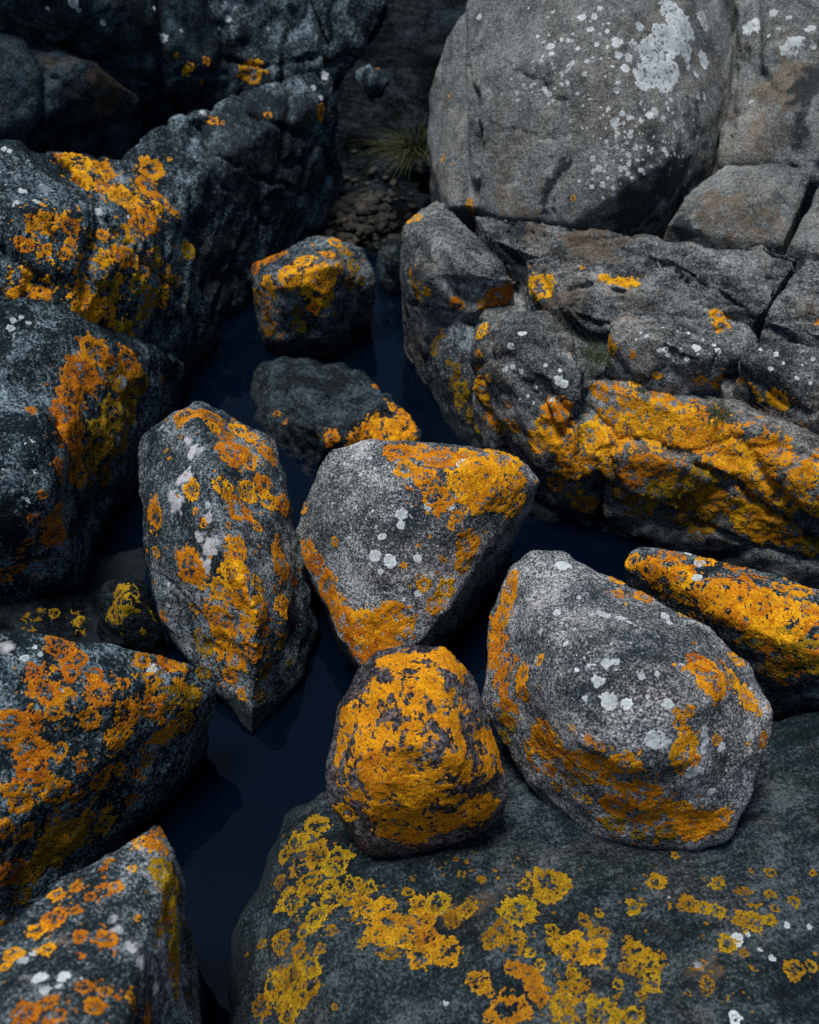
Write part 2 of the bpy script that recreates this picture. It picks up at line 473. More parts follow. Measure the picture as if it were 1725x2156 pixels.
def crust_mesh(pts, nor, quads, m, edge, h, rough, seed, origin):
    keep = (m[quads] > 0).sum(1) >= 3
    quads = quads[keep]
    if len(quads) < 3: return None
    used = np.unique(quads)
    mp = np.full(len(pts), -1); mp[used] = np.arange(len(used))
    quads = mp[quads]; p = pts[used]; n = nor[used]; mm = m[used]
    n = n / (np.linalg.norm(n, axis=1)[:, None] + 1e-9)
    s = seed * 3.7
    edge = np.exp(-np.clip(mm, 0, 9) / 0.16) if edge is None else edge[used]
    ht = h * (sstep(mm, -0.02, 0.13)) * (0.55 + 0.7 * edge) + rough * noise(p * 330 + s) * sstep(mm, 0, 0.1) + 0.6 * rough * noise(p * 120 + s) - 0.0002
    return p + n * ht[:, None] - origin, quads, edge

def patch(rk, circles, style, seed, cell, h):
    cs = []
    for (x, y, r) in circles:
        hit = cast(rk, x, y)
        if hit is None: continue
        cs.append((hit[0], r * TAN_H / (W_PX / 2) * hit[2], hit[1]))
    if not cs: return None
    sel = np.zeros(len(rk.F), bool)
    for c, r, nn in cs: sel |= ((rk.FC - c) ** 2).sum(1) < (1.55 * r + rk.voxel) ** 2
    sel = np.where(sel)[0]
    if not len(sel): return None
    n = max(1, int(round(rk.voxel / cell)))
    pts, nor, quads = dice(rk, sel, n)
    m = np.full(len(pts), -1.0)
    s = np.array([seed * 7.7, seed * 3.3, seed * 1.9])
    rs = np.random.default_rng(int(seed * 1000) % 99991)
    edge = np.zeros(len(pts))
    for c, r, nn in cs:
        if 'w' in style: wa, wb, wc = 0.34, 0.20, 0.10
        else: wa, wb, wc = 0.36, 0.30, 0.16
        f1 = 1.2 / r; f2 = 3.8 / r
        wv = np.stack([noise(pts * f1 + s + k * 11) for k in range(3)], 1) * wa * r \
            + np.stack([noise(pts * f2 + s + k * 13) for k in range(3)], 1) * wb * r
        wv += np.stack([noise(pts * 230 + s + k * 17) for k in range(3)], 1) * min(0.0035, wc * r)
        dd = np.linalg.norm(pts + wv - c, axis=1) / r
        f = 1.0 - dd
        if 'w' not in style:
            lace = fbm(pts * np.clip(5.0 / r, 85, 300) + s + 31, 3, .6)
            if 'o' in style:                                  # old centres die back and leave rings
                f = np.minimum(f, -0.10 + 1.25 * lace + 0.75 * sstep(dd, .35, .7))
            else:
                f = np.minimum(f, 0.04 + 1.25 * lace + 0.45 * sstep(dd, .4, .78))
            f = f + 0.15 * noise(pts * 260 + s) + 0.10 * noise(pts * 450 + s)
        elif 'l' in style:
            f = np.minimum(f, 0.29 + 1.1 * fbm(pts * 130 + s + 31, 3, .6)) + 0.14 * noise(pts * 250 + s)
        else:
            f = np.minimum(f, 0.42 + 0.9 * fbm(pts * np.clip(4 / r, 120, 300) + s, 2)) + 0.12 * noise(pts * 260 + s)
        up = f > m
        edge[up] = sstep(dd, .45, .95)[up]
        m = np.maximum(m, f)
    if 'w' not in style: m = m - 1.5 * (1 - sstep(pts[:, 2] + 0.01 * noise(pts * 40 + s), .012, .045))
    return pts, nor, quads, m, edge

SEEDC = [0]
DENS = 0.86
STATS = {}
def add_lichen(rk, parent, origin, specs, mat, cell=0.0019, h=0.0010, name='lichen_rosette', small=9.5, crust_name='lichen_flecks', mats=None):
    """specs: (px, py, r) or (px, py, r, style) or ([(px, py, r), ...], style)"""
    bag = {}
    rf = np.random.default_rng(len(specs) * 7 + 1)
    crumbs = []
    for sp in specs:                                  # young specks around the grown rosettes
        if isinstance(sp[0], list) or (len(sp) > 3 and 'w' in sp[3]) or sp[2] < 13: continue
        for _ in range(3):
            a, q = rf.uniform(0, 6.283), rf.uniform(1.15, 2.1) * sp[2]
            crumbs.append((sp[0] + math.cos(a) * q, sp[1] + math.sin(a) * q, float(rf.uniform(1.8, 4.6)), (sp[3] if len(sp) > 3 else '').replace('o', '')))
    for sp in list(specs) + crumbs:
        SEEDC[0] += 1
        if isinstance(sp[0], list): circ, style = sp[0], (sp[1] if len(sp) > 1 else '')
        else: circ, style = [sp[:3]], (sp[3] if len(sp) > 3 else '')
        rq = np.random.default_rng(SEEDC[0] * 31 + 5)
        if style in ('', 'y', 'g', 'r', 'm') and not isinstance(sp[0], list):
            if circ[0][2] > 13 and rq.uniform() < 0.22: style += 'o'
            circ = [(circ[0][0], circ[0][1], circ[0][2] * rq.uniform(.72, 1.28))]
        mt = 'white' if 'w' in style else 'olive' if 'y' in style else 'rust' if 'r' in style else 'gold' if 'g' in style else 'mustard' if 'm' in style else mat
        if 'w' in style: hh = 0.0007
        else: hh = h
        g = 1.18 if 'w' in style else 1.16
        res = patch(rk, [(x, y, r * g) for x, y, r in circ], style, SEEDC[0] * 0.173 + 1, cell, hh)
        if res is None: continue
        cm = crust_mesh(*res, hh, 0.0002 if 'w' in style else 0.0005, SEEDC[0], origin)
        if cm is None: continue
        rmax = max(c[2] for c in circ)
        if rmax < small and len(circ) == 1:
            bag.setdefault(mt, []).append(cm)
        else:
            nm = 'white_lichen' if 'w' in style else name
            link(nm, mesh_from(nm, cm[0], cm[1], mt, {'edge': cm[2]}), None, parent)
    for mt, L in bag.items():
        off = 0; Vs, Fs, Es = [], [], []
        for v, f, e in L:
            Vs.append(v); Fs.append(f + off); Es.append(e); off += len(v)
        nm = 'white_lichen_flecks' if mt == 'white' else crust_name
        link(nm, mesh_from(nm, np.vstack(Vs), np.vstack(Fs), mt, {'edge': np.concatenate(Es)}), None, parent, kind='stuff')

def add_crust(rk, parent, origin, regions, mat, cell=0.002, h=0.0009, freq=52, white=False, name='lichen_crust', rings=True):
    """lacy crust: regions (px, py, r, density 0..1) where noise decides which spots are grown over"""
    cs = []
    for (x, y, r, dn) in regions:
        hit = cast(rk, x, y)
        if hit is not None: cs.append((hit[0], r * TAN_H / (W_PX / 2) * hit[2], dn))
    if not cs: return
    sel = np.zeros(len(rk.F), bool)
    for c, r, dn in cs: sel |= ((rk.FC - c) ** 2).sum(1) < (1.2 * r) ** 2
    sel = np.where(sel)[0]
    if not len(sel): return
    SEEDC[0] += 1
    pts, nor, quads = dice(rk, sel, max(1, int(round(rk.voxel / cell))))
    s = SEEDC[0] * 4.4
    den = np.zeros(len(pts))
    for c, r, dn in cs:
        dd = np.linalg.norm(pts - c, axis=1) / r + 0.25 * noise(pts * (1.5 / r) + s)
        den = np.maximum(den, dn * (1 - sstep(dd, 0.55, 1.1)))
    wv = pts + 0.006 * np.stack([noise(pts * 60 + s + k * 5) for k in range(3)], 1)
    f = fbm(wv * freq + s, 4, 0.62) if rings else fbm(pts * freq + s, 5, 0.78) * 1.25
    if not rings and not white: f = f + 0.10 * noise(pts * 330 + s)
    if not white and rings:
        wl = np.sqrt(facets(wv * freq * 0.8 + s) + 0.3)
        ringy = 0.22 - np.abs(wl - 0.46) * 1.6
        f = 0.62 * f + 0.75 * ringy + 0.05 + 0.16 * noise(pts * 240 + s) + 0.08 * noise(pts * 430 + s)
    m = f - (0.45 - 0.75 * den * DENS)
    m[den <= 0.02] = -1
    m = m - 1.5 * (1 - sstep(pts[:, 2] + 0.01 * noise(pts * 40 + s), .012, .045))
    cm = crust_mesh(pts, nor, quads, m, None, h, 0.0002 if white else 0.0005, SEEDC[0], origin)
    if cm is None: return
    # drop crumbs of a few quads is not needed: single granules occur on the rock too
    link(name, mesh_from(name, cm[0], cm[1], mat, {'edge': cm[2]}), None, parent, kind='stuff')

def finish(rk, name, mat, parent=None, label=None, category=None, group=None):
    """rock body as one mesh object with its origin at the base"""
    org = np.array([rk.V[:, 0].mean(), rk.V[:, 1].mean(), rk.V[:, 2].min()])
    if parent is not None: org = np.array(parent['_o'])
    me = mesh_from(name, rk.V - org, rk.F, mat, rk.attrs)
    o = link(name, me, org if parent is None else None, parent)
    if label: o['label'] = label
    if category: o['category'] = category
    if group: o['group'] = group
    STATS[name] = STATS.get(name, 0) + len(rk.F)
    return o, org

def holder(name, label, category, loc):
    o = link(name, None, loc)
    o['label'] = label; o['category'] = category
    o['_o'] = list(loc)
    return o

# ================================================================== the setting
def sheet(name, size, z, mat, n=2, fn=None):
    g = np.linspace(-1, 1, n)
    x, y = np.meshgrid(g, g, indexing='ij')
    V = np.stack([x.ravel() * size, y.ravel() * size + 1.5, np.full(n * n, z)], 1)
    if fn: V[:, 2] = fn(V)
    i, j = np.meshgrid(np.arange(n - 1), np.arange(n - 1), indexing='ij'); i = i.ravel(); j = j.ravel()
    F = np.stack([i * n + j, (i + 1) * n + j, (i + 1) * n + j + 1, i * n + j + 1], 1)
    return link(name, mesh_from(name, V, F, mat), kind='structure')

sheet('water', 60, 0.0, 'water')

def shore(V):
    d = np.hypot(V[:, 0] / 1.15, (V[:, 1] - 1.5) / 1.35)
    rise = sstep(d, 1.25, 3.2)
    front = sstep(-(V[:, 1] - 1.5), 0.6, 2.0)
    return -0.55 + rise * (1.0 - 0.9 * front) + 0.16 * rise * fbm(V * 0.9, 4) * 2 + 0.03 * sstep(V[:, 1], 1, 4)
sheet('shore_bed', 40, 0.0, 'bed', 240, shore)

# ================================================================== the loose boulders in the middle
FINE = 0.0052

# --- pale triangular boulder in the centre
rk = build_rock([[(640,1050,.20),(665,1000,.24),(700,950,.27),(760,935,.29),(860,937,.30),(960,940,.30),(1060,955,.29),(1110,985,.27),
    (1132,1012,.25),(1090,1085,.21),(1000,1200,.17),(940,1280,.15),(880,1345,.12),(820,1382,.10),(770,1398,.09),(715,1330,.11),(655,1220,.13),
    (622,1115,.16),(800,1050,.31),(900,1000,.325),(1000,990,.32),(780,1200,.24),(860,1220,.22),(1040,1040,.285),(700,1100,.245)]],
    FINE, 9, 1, amp=(0.008, 0.004, 0.0014), facet=(0.09, 5), algae=0.09)
o, og = finish(rk, 'boulder', 'granite', label='pale speckled triangular boulder in the centre with an orange lichen top edge', category='boulder', group='loose boulders by the water')
add_lichen(rk, o, og, [(840,951,30),(892,951,32),(927,966,30),(977,961,34),(1062,966,34),(1012,991,40,'o'),(1032,1036,44),(977,1016,30),(892,1001,30),
    (922,1046,28,'o'),(992,1058,10),(1085,1066,26),(962,1086,12),(950,1108,7),(985,1145,28,'o'),(977,1186,20),(892,1231,19),(930,1176,7),(937,1240,22),(915,1272,18),
    (872,1298,9),(650,1161,15,'r'),(665,1186,22,'r'),(690,1236,30,'or'),(700,1266,26,'r'),(720,1306,28,'or'),(765,1316,26),(825,1301,28,'o'),(800,1318,28),(637,1071,14),
    (705,1141,11),(760,1362,32,'r'),(800,1345,30),(850,1320,24),(740,1340,26,'r'),(860,990,26,'g'),(1090,1010,22),(905,1130,5),(850,1190,5),(880,1150,4),(755,1300,5)], 'orange')
add_lichen(rk, o, og, [(x, y, r, 'w') for x, y, r in [(845,1083,12),(805,1130,8),(790,1170,11),(822,1182,13),(802,1203,6),(845,1106,8),(972,974,14),(900,966,7),(900,1067,8),
    (950,1067,8),(880,1176,9),(937,1221,6),(745,960,4),(725,975,4),(760,1000,4),(735,1010,3),(700,1000,3),(780,965,4),(700,1060,3),(845,1240,7),(880,1250,8),(850,1262,4),(815,1010,3),(780,1080,3),(740,1090,3)]], 'white')
add_crust(rk, o, og, [(960,990,130,.48),(1060,1010,70,.5),(700,1270,60,.5),(800,1345,80,.5),(650,1170,45,.55)], 'orange')
add_crust(rk, o, og, [(800,1060,150,.24),(760,1180,110,.2)], 'white', freq=95, h=0.0007, white=True, name='white_lichen_dust')

# --- tall ridged boulder left of the centre
rk = build_rock([[(420,842,.30),(365,870,.30),(300,920,.26),(286,1000,.22),(292,1130,.16),(312,1205,.13),(340,1300,.09),(400,1390,.05),(465,1450,.04),
    (505,1520,.02),(530,1552,.005),(575,1500,.01),(640,1400,.02),(672,1320,.03),(655,1250,.08),(630,1190,.12),(608,1050,.2),(600,1000,.22),(580,930,.25),
    (470,870,.29),(425,900,.335),(440,1000,.345),(470,1120,.31),(500,1200,.28),(540,1290,.23),(550,1380,.12),(535,1480,.02),(350,1050,.28),(380,1200,.22),(420,1300,.16)]],
    FINE, 4, 2, amp=(0.012, 0.005, 0.0016), facet=(0.07, 8), grow=1.01, algae=0.085,
    cracks=[([(300,1180),(360,1230),(420,1290)], .005, .006), ([(425,880),(445,940),(440,1010)], .006, .006)],
    paint=[('pale',408,950,18,.8),('pale',390,1005,22,.95),('pale',368,1055,24,1),('pale',440,1090,12,.9),('pale',447,1150,22,1),('pale',430,1195,22,1),('pale',362,1255,10,.8),('pale',395,930,14,.7),('pale',415,870,12,.6),('pale',340,900,10,.6),('pale',420,1130,14,.8)])
o, og = finish(rk, 'boulder', 'granite_dark', label='tall ridged dark boulder with white quartz streaks, pointing down into the water', category='boulder', group='loose boulders by the water')
add_lichen(rk, o, og, [(390,871,26,'or'),(445,876,28,'r'),(470,916,20,'r'),(490,951,40),(525,971,25),(450,901,20),(500,906,15),(530,921,15),(560,951,18),(490,876,12),(575,971,12),
    (470,1031,25,'o'),(520,1036,25),(500,1071,35,'o'),(542,1106,15),(555,1016,20,'o'),(565,1056,20,'o'),(595,1061,18),(482,1106,7),(407,1031,20),(412,1077,10),(429,1103,8),
    (327,1086,32,'o'),(330,1163,15),(400,1193,36,'o'),(500,1146,25),(500,1166,22),(585,1136,14,'r'),(595,1186,34,'or'),(620,1221,15,'r'),(485,1211,25),(460,1241,28,'o'),
    (500,1251,30,'o'),(540,1231,15),(550,1286,30,'o'),(595,1276,28),(410,1281,15),(345,1298,10),(465,1311,30),(425,1231,10),(515,1201,12),(425,1349,25,'y'),(465,1369,22),
    (500,1389,25),(530,1369,20),(485,1424,18),(510,1464,15),(560,1413,25,'y'),(550,1463,14,'y'),(610,1394,10,'y'),(595,1349,12,'y'),(327,1228,5),(350,948,5),(380,920,5),(357,965,4),(310,1160,4),
    (470,1340,20),(520,1320,22),(560,1330,16)], 'orange')
add_crust(rk, o, og, [(540,940,70,.42),(510,1330,100,.4),(500,1430,70,.36),(570,1260,60,.35)], 'orange')
add_lichen(rk, o, og, [(437,1065,7,'w'),(355,1230,5,'w'),(355,1275,5,'w'),(400,985,6,'w')], 'white')

# --- small round boulder, almost grown over
rk = build_rock([[(750,1405,.36),(790,1375,.38),(840,1360,.39),(940,1365,.39),(990,1410,.37),(1012,1480,.34),(1045,1560,.30),(1066,1640,.26),(1066,1690,.22),
    (1020,1732,.2),(900,1772,.185),(775,1792,.17),(740,1750,.19),(700,1690,.23),(690,1620,.27),(708,1500,.32),(800,1420,.405),(850,1430,.42),(940,1430,.415),(850,1560,.40),
    (950,1590,.375),(790,1690,.30),(960,1690,.285),(750,1600,.345),(1000,1640,.30),(870,1700,.29),(735,1480,.36)]], 0.0046, 5, 3, amp=(0.006, 0.004, 0.0013), facet=(0.05, 6), bottom=0.02, inset=0.3)
o, og = finish(rk, 'boulder', 'purple', label='small round boulder almost covered in orange lichen, resting on the slab', category='boulder', group='loose boulders by the water')
add_crust(rk, o, og, [(870,1580,240,.80),(1030,1580,80,.95),(950,1390,70,1.0),(860,1700,110,1.05),(850,1390,70,1.0),(800,1620,70,.95),(740,1520,60,1.0),(870,1740,110,.95),(1000,1710,70,.95),(720,1600,60,.8),(740,1440,60,.8),(720,1700,50,.6)], 'orange', freq=34, cell=0.0016, rings=False)
add_lichen(rk, o, og, [(730,1708,20),(787,1718,14),(800,1633,42),(745,1488,15),(907,1433,22),(862,1663,34),(720,1560,20)], 'orange')

# --- big boulder right of the centre
rk = build_rock([[(1080,1200,.30),(1120,1157,.32),(1190,1160,.33),(1300,1220,.34),(1400,1270,.34),(1480,1320,.34),(1580,1400,.32),(1620,1500,.29),
    (1612,1580,.26),(1555,1690,.2),(1535,1745,.17),(1470,1775,.15),(1370,1768,.15),(1250,1738,.14),(1130,1670,.14),(1080,1610,.15),(1020,1480,.2),(1025,1400,.23),
    (1040,1300,.26),(1250,1350,.42),(1350,1400,.43),(1450,1450,.42),(1200,1450,.40),(1300,1560,.38),(1450,1600,.34),(1180,1560,.31),(1130,1300,.37),(1380,1660,.28),(1110,1440,.33)]],
    FINE, 9, 4, amp=(0.011, 0.004, 0.0014), facet=(0.11, 4.6), bottom=0.0, inset=0.3)
o, og = finish(rk, 'boulder', 'granite', label='biggest loose boulder, speckled grey with white lichen spots and an orange lower edge', category='boulder', group='loose boulders by the water')
add_lichen(rk, o, og, [([(1078,1215,14),(1077,1241,20),(1066,1270,20),(1058,1300,20),(1047,1330,20),(1040,1362,18),(1042,1395,16)],'r'),([(1055,1420,14),(1062,1450,16),(1066,1485,16),(1070,1518,15)],'r'),([(1130,1560,18),(1165,1575,20),(1200,1592,18),(1240,1606,20),(1285,1615,20)],''),([(1390,1700,18),(1425,1712,20),(1460,1728,22),(1500,1735,20)],''),(1302,1221,14),(1327,1236,20),(1302,1251,15),(1357,1256,18),(1417,1281,12),(1437,1296,12),
    (1047,1369,20,'or'),(1057,1408,16,'r'),(1100,1425,24,'o'),(1100,1455,22),(1137,1391,11),(1062,1468,15,'r'),(1072,1518,15,'y'),(1062,1553,15,'y'),(1147,1539,30,'o'),(1172,1559,18),
    (1142,1569,28),(1112,1574,20),(1187,1589,18),(1222,1604,28),(1262,1608,22),(1317,1613,38),(1232,1638,22),(1237,1683,15),(1172,1658,12),(1342,1673,40,'o'),(1297,1698,25),
    (1392,1698,22),(1432,1708,30),(1462,1733,30),(1512,1728,28,'o'),(1362,1723,25),(1342,1758,18,'y'),(1402,1753,20,'y'),(1292,1733,18,'y'),(1462,1758,20),
    (1472,1393,20,'r'),(1497,1428,38),(1542,1428,20),(1552,1388,15),(1572,1468,22),(1597,1498,15),(1607,1558,14),(1577,1563,8),([(1425,1500,10),(1432,1523,14),(1442,1543,14)],''),(1452,1498,14),
    (1442,1583,28),(1462,1598,18),(1509,1558,11),(1434,1623,12),(1242,1558,9),(1264,1573,13),(1362,1636,5),(1207,1533,7),(1225,1590,14),(1280,1640,20,'o'),(1200,1640,16,'y'),(1420,1400,5),(1470,1440,10)], 'orange')
add_crust(rk, o, og, [(1150,1600,80,.52),(1230,1620,70,.55),(1340,1650,70,.5),(1350,1720,130,.52),(1480,1735,70,.6),(1540,1430,70,.48),(1050,1390,80,.62),(1050,1290,60,.6),(1060,1490,60,.55),(1075,1220,40,.55),(1460,1580,60,.3),(1300,1240,60,.3)], 'orange')
add_lichen(rk, o, og, [(x, y, r, 'w') for x, y, r in [(1260,1436,12),(1277,1397,10),(1296,1393,8),(1282,1476,17),(1321,1481,11),(1407,1482,11),(1352,1424,8),(1384,1418,6),(1232,1471,6),
    (1437,1399,7),(1507,1507,8),(1382,1556,22),(1459,1626,16),(1497,1669,10),(1520,1573,9),(1580,1524,5),(1192,1356,7),(1187,1191,14),(1272,1293,12),(1309,1302,9),(1327,1311,6),
    (1402,1297,9),(1409,1311,7),(1219,1258,5),(1254,1216,5),(1139,1330,7),(1174,1291,8),(1215,1410,5),(1240,1400,4),(1230,1385,4),(1335,1455,4),(1350,1495,4),(1580,1555,10),(1465,1650,7),(1130,1390,8),(1600,1580,5)]]
    + [([(1484,1540,11),(1486,1560,12),(1482,1578,9)], 'w')], 'white')
add_crust(rk, o, og, [(1200,1330,130,.24),(1330,1380,110,.2),(1570,1560,60,.25)], 'white', freq=95, h=0.0007, white=True, name='white_lichen_dust')

# --- long low boulder at the right edge
rk = build_rock([[(1312,1190,.15),(1330,1160,.165),(1318,1212,.12),(1355,1144,.175),(1450,1157,.19),(1600,1200,.21),(1725,1238,.22),(2000,1330,.22),(2000,1540,.13),(1725,1440,.14),(1640,1430,.12),
    (1500,1345,.11),(1400,1280,.11),(1330,1235,.12),(1400,1190,.205),(1420,1230,.19),(1560,1250,.235),(1560,1310,.21),(1700,1310,.24),(1700,1370,.215),(1900,1400,.22)]], 0.0056, 12, 5, amp=(0.008, 0.004, 0.0014), facet=(0.05, 6), algae=0.06)
o, og = finish(rk, 'boulder', 'granite_dark', label='long low boulder matted with orange lichen at the right edge', category='boulder', group='loose boulders by the water')
add_lichen(rk, o, og, [(1382,1151,18),(1332,1181,18,'o'),(1367,1201,25,'o'),(1412,1186,25,'o'),(1432,1211,20),(1487,1181,18),(1547,1191,25),(1527,1236,30,'o'),(1437,1256,18),(1502,1261,22),
    (1582,1246,30),(1612,1286,35),(1652,1276,28),(1642,1236,20),(1682,1241,20),(1532,1291,28,'o'),(1572,1306,30),(1662,1321,35),(1702,1286,25),(1482,1276,14),(1462,1301,15),(1652,1349,30,'y'),
    (1672,1383,28,'y'),(1642,1404,22,'y'),(1587,1349,18,'y'),(1712,1369,25,'y'),(1712,1404,20,'y'),(1380,1230,18),(1470,1235,14),(1780,1320,35),(1850,1350,30)], 'orange')
add_crust(rk, o, og, [(1400,1200,90,.6),(1550,1260,120,.62),(1690,1330,120,.66),(1640,1400,70,.55),(1850,1360,120,.5)], 'orange')
add_lichen(rk, o, og, [(1469,1216,10,'w'),(1469,1186,9,'w'),(1449,1167,7,'w'),(1480,1183,6,'w')], 'white')

# --- boulder standing in the pool, further back
rk = build_rock([[(520,565,.17),(540,545,.2),(600,515,.22),(665,490,.23),(700,490,.23),(770,525,.2),(788,580,.15),(790,625,.1),(745,695,.04),(645,755,-.02),
    (560,740,-.02),(545,680,.03),(535,630,.09),(600,580,.24),(690,560,.25),(680,640,.16),(590,650,.15)]], 0.0062, 5, 6, amp=(0.012, 0.005, 0.0016), facet=(0.07, 9), algae=0.06)
o, og = finish(rk, 'boulder', 'granite_dark', label='block-shaped boulder with orange lichen standing at the back of the pool', category='boulder', group='loose boulders by the water')
add_lichen(rk, o, og, [(535,562,16,'r'),(580,542,20,'r'),(605,570,18),(565,600,25),(610,585,20),(645,550,22),(665,585,28),(675,605,30),(695,580,18),(705,510,14),(730,505,14),(725,530,18,'y'),
    (745,560,18,'y'),(715,565,12),(662,650,13),(760,590,12,'y'),(540,625,15,'y'),(560,645,15,'y'),(565,685,22,'y'),(625,655,10,'y'),(630,685,15,'y'),(705,660,8,'y'),(740,600,10,'y'),(690,535,12)], 'orange', cell=0.0024)
add_crust(rk, o, og, [(640,580,90,.42),(560,640,60,.4),(720,560,60,.4),(590,690,60,.3)], 'orange', cell=0.0024)
add_lichen(rk, o, og, [(595,595,6,'w'),(660,590,4,'w')], 'white')

# --- half-sunk dark rock
rk = build_rock([[(560,772,.03),(640,765,.05),(700,772,.06),(800,810,.08),(865,875,.08),(876,930,.05),(860,960,.0),(760,985,-.03),(640,1020,-.04),(590,960,-.02),
    (545,880,.0),(530,835,.0),(620,820,.09),(720,870,.07),(800,850,.11),(700,920,.09),(600,880,.07)]], 0.006, 3, 7, amp=(0.024, 0.012, 0.003), facet=(0.12, 9), algae=0.045,
    dents=[(690,835,40,.03),(600,850,25,.012)])
o, og = finish(rk, 'boulder', 'wet', label='flat dark half-sunk rock in the pool, orange lichen on its right rim', category='boulder', group='loose boulders by the water')
add_lichen(rk, o, og, [(582,876,15),(695,921,20),(750,921,18),(780,916,25),(810,906,28),(845,906,28),(825,856,14),(850,871,18),(860,925,15),(570,905,6),(600,890,5),(790,815,6)], 'orange', cell=0.0024)
add_crust(rk, o, og, [(800,905,70,.42)], 'orange', cell=0.0024)

# ================================================================== the slab in front
rk = build_rock([[(690,1675,.03),(610,1715,.03),(545,1850,.02),(505,1960,0),(475,2160,-.02),(640,1740,.08),(600,1850,.08),(560,2000,.07),(530,2156,.06),(760,1800,.13),(720,2156,.15),
    (1000,1850,.155),(1000,2156,.19),(1400,2156,.21),(1725,2156,.21),(1725,1800,.15),(1400,1820,.15),(1725,1500,.07),(1000,1560,.06),(2400,2156,.2),(2400,1500,.05),(1000,2600,.2),(475,2600,-.03),(2200,2600,.2)]],
    0.0072, 14, 8, amp=(0.014, 0.005, 0.0014), facet=(0.05, 6), bottom=-0.3, inset=0.05, algae=0.075,
    cracks=[([(1560,1640),(1640,1700),(1725,1760)], .006, .01), ([(1650,1620),(1630,1720),(1600,1810)], .005, .008), ([(700,2000),(760,1950),(900,1925)], .004, .004), ([(1130,2075),(1180,2110),(1210,2156)], .005, .006)],
    paint=[('warm',1480,2040,40,.6),('warm',960,1930,40,.5),('warm',640,1770,35,.5),('warm',1020,1900,30,.5),('pale',1470,2035,16,.5),('pale',1552,1978,18,.5)])
o, og = finish(rk, 'bedrock_slab', 'slab', label='broad dark slab across the foreground with scattered olive yellow lichen', category='rock slab')
B1 = [(665,1738,25),(625,1773,20),(670,1798,22),(600,1803,20),(710,1813,32,'o'),(590,1858,15),(650,1853,25,'o'),(690,1868,22),(615,1898,30,'o'),(665,1933,30),(700,1893,20),(740,1868,28),(780,1868,20),
    (770,1908,28,'m'),(810,1908,25,'m'),(820,1948,30,'m'),(800,1968,25,'m'),(845,1978,28,'m'),(590,1983,24),(630,2003,18,'o'),(675,1998,18),(820,2008,14),(650,2038,25),(615,2063,30),(575,2078,25),(625,2098,30),(550,2118,25),
    (610,2128,30),(525,1908,12),(515,2003,12),(550,1988,12),(760,1988,8),(705,2120,8),(882,1903,25,'m'),(922,1903,20),(982,1913,22),(952,1933,25),(892,1938,25,'m'),(902,1973,35,'m'),(942,2003,28,'om'),
    (887,2013,22,'m'),(1057,1958,22),(1092,1913,35,'o'),(1037,1978,18),(1092,1978,20),(1162,1958,20),(1182,1988,25),(1207,1998,28,'m'),(1247,2003,30,'om'),(1232,1938,18),(1262,1968,18),(1157,1863,38,'o'),
    (1104,1863,12),(1012,1853,9),(972,1841,7),(1090,1808,4),([(1077,2038,16),(1095,2045,18),(1112,2053,18),(1125,2075,20),(1135,2095,18),(1140,2110,12)],'m'),(1007,2066,26,'m'),(1032,2091,9,'m'),(1117,2008,14),(1137,2033,14),
    (1072,2133,38,'om'),(1207,2053,18),(1202,2088,22),(1187,2118,28),(1192,2143,22),(1232,2073,12),(1247,2103,10),(1267,2138,30),(1332,2138,25),(1342,2003,25,'o'),(1357,2028,25),(1322,2038,15),(1302,2073,14),
    (1372,2073,18),(1352,2098,10),(1322,1978,14),(1362,1961,6),(1334,1911,17),(1262,1923,10),(1382,1858,18,'o'),(1422,1801,8),(1512,1861,15),(1452,1903,20),(1482,1913,22),(1432,1913,12),(1507,1918,15),
    (1562,1933,22),(1582,1943,20),(1622,1938,14,'o'),(1567,1878,12),(1622,1883,12,'o'),(1632,1913,8),(1532,1988,18,'o'),(1567,2008,12),(1672,1898,15,'o'),(1712,1838,10),(1622,1838,9),(1672,2043,22),(1707,2033,14),
    (1492,2073,14),(1447,2093,9),(1482,1973,6),(1582,1833,6),(1520,1850,5),(1380,1830,5),(870,1850,6),(960,1810,5),(1050,1850,5),(1080,1825,4),(1800,1950,25),(1850,2050,20),(640,1960,14),(700,1960,12),(860,1880,14)]
add_lichen(rk, o, og, B1, 'olive')
add_crust(rk, o, og, [(660,1830,90,.5),(620,2060,90,.56),(780,1900,80,.5),(900,1960,80,.52),(1090,1950,80,.46),(1210,2050,110,.46),(1350,2030,80,.42),(1480,1910,70,.42),(1590,1930,60,.4),(1160,1860,60,.36),(1540,2060,120,.3),(1330,2130,60,.42),(1400,1880,90,.26),(1000,1850,120,.24)], 'olive', cell=0.0024)
add_lichen(rk, o, og, [(x, y, r, 'w') for x, y, r in [(1552,1978,14),(1627,2018,8),(1547,2143,14),(1657,1948,7),(1704,1952,6),(934,1921,6),(1409,1890,4),(939,2113,6),(1600,2000,5),(1575,1968,6)]], 'white')

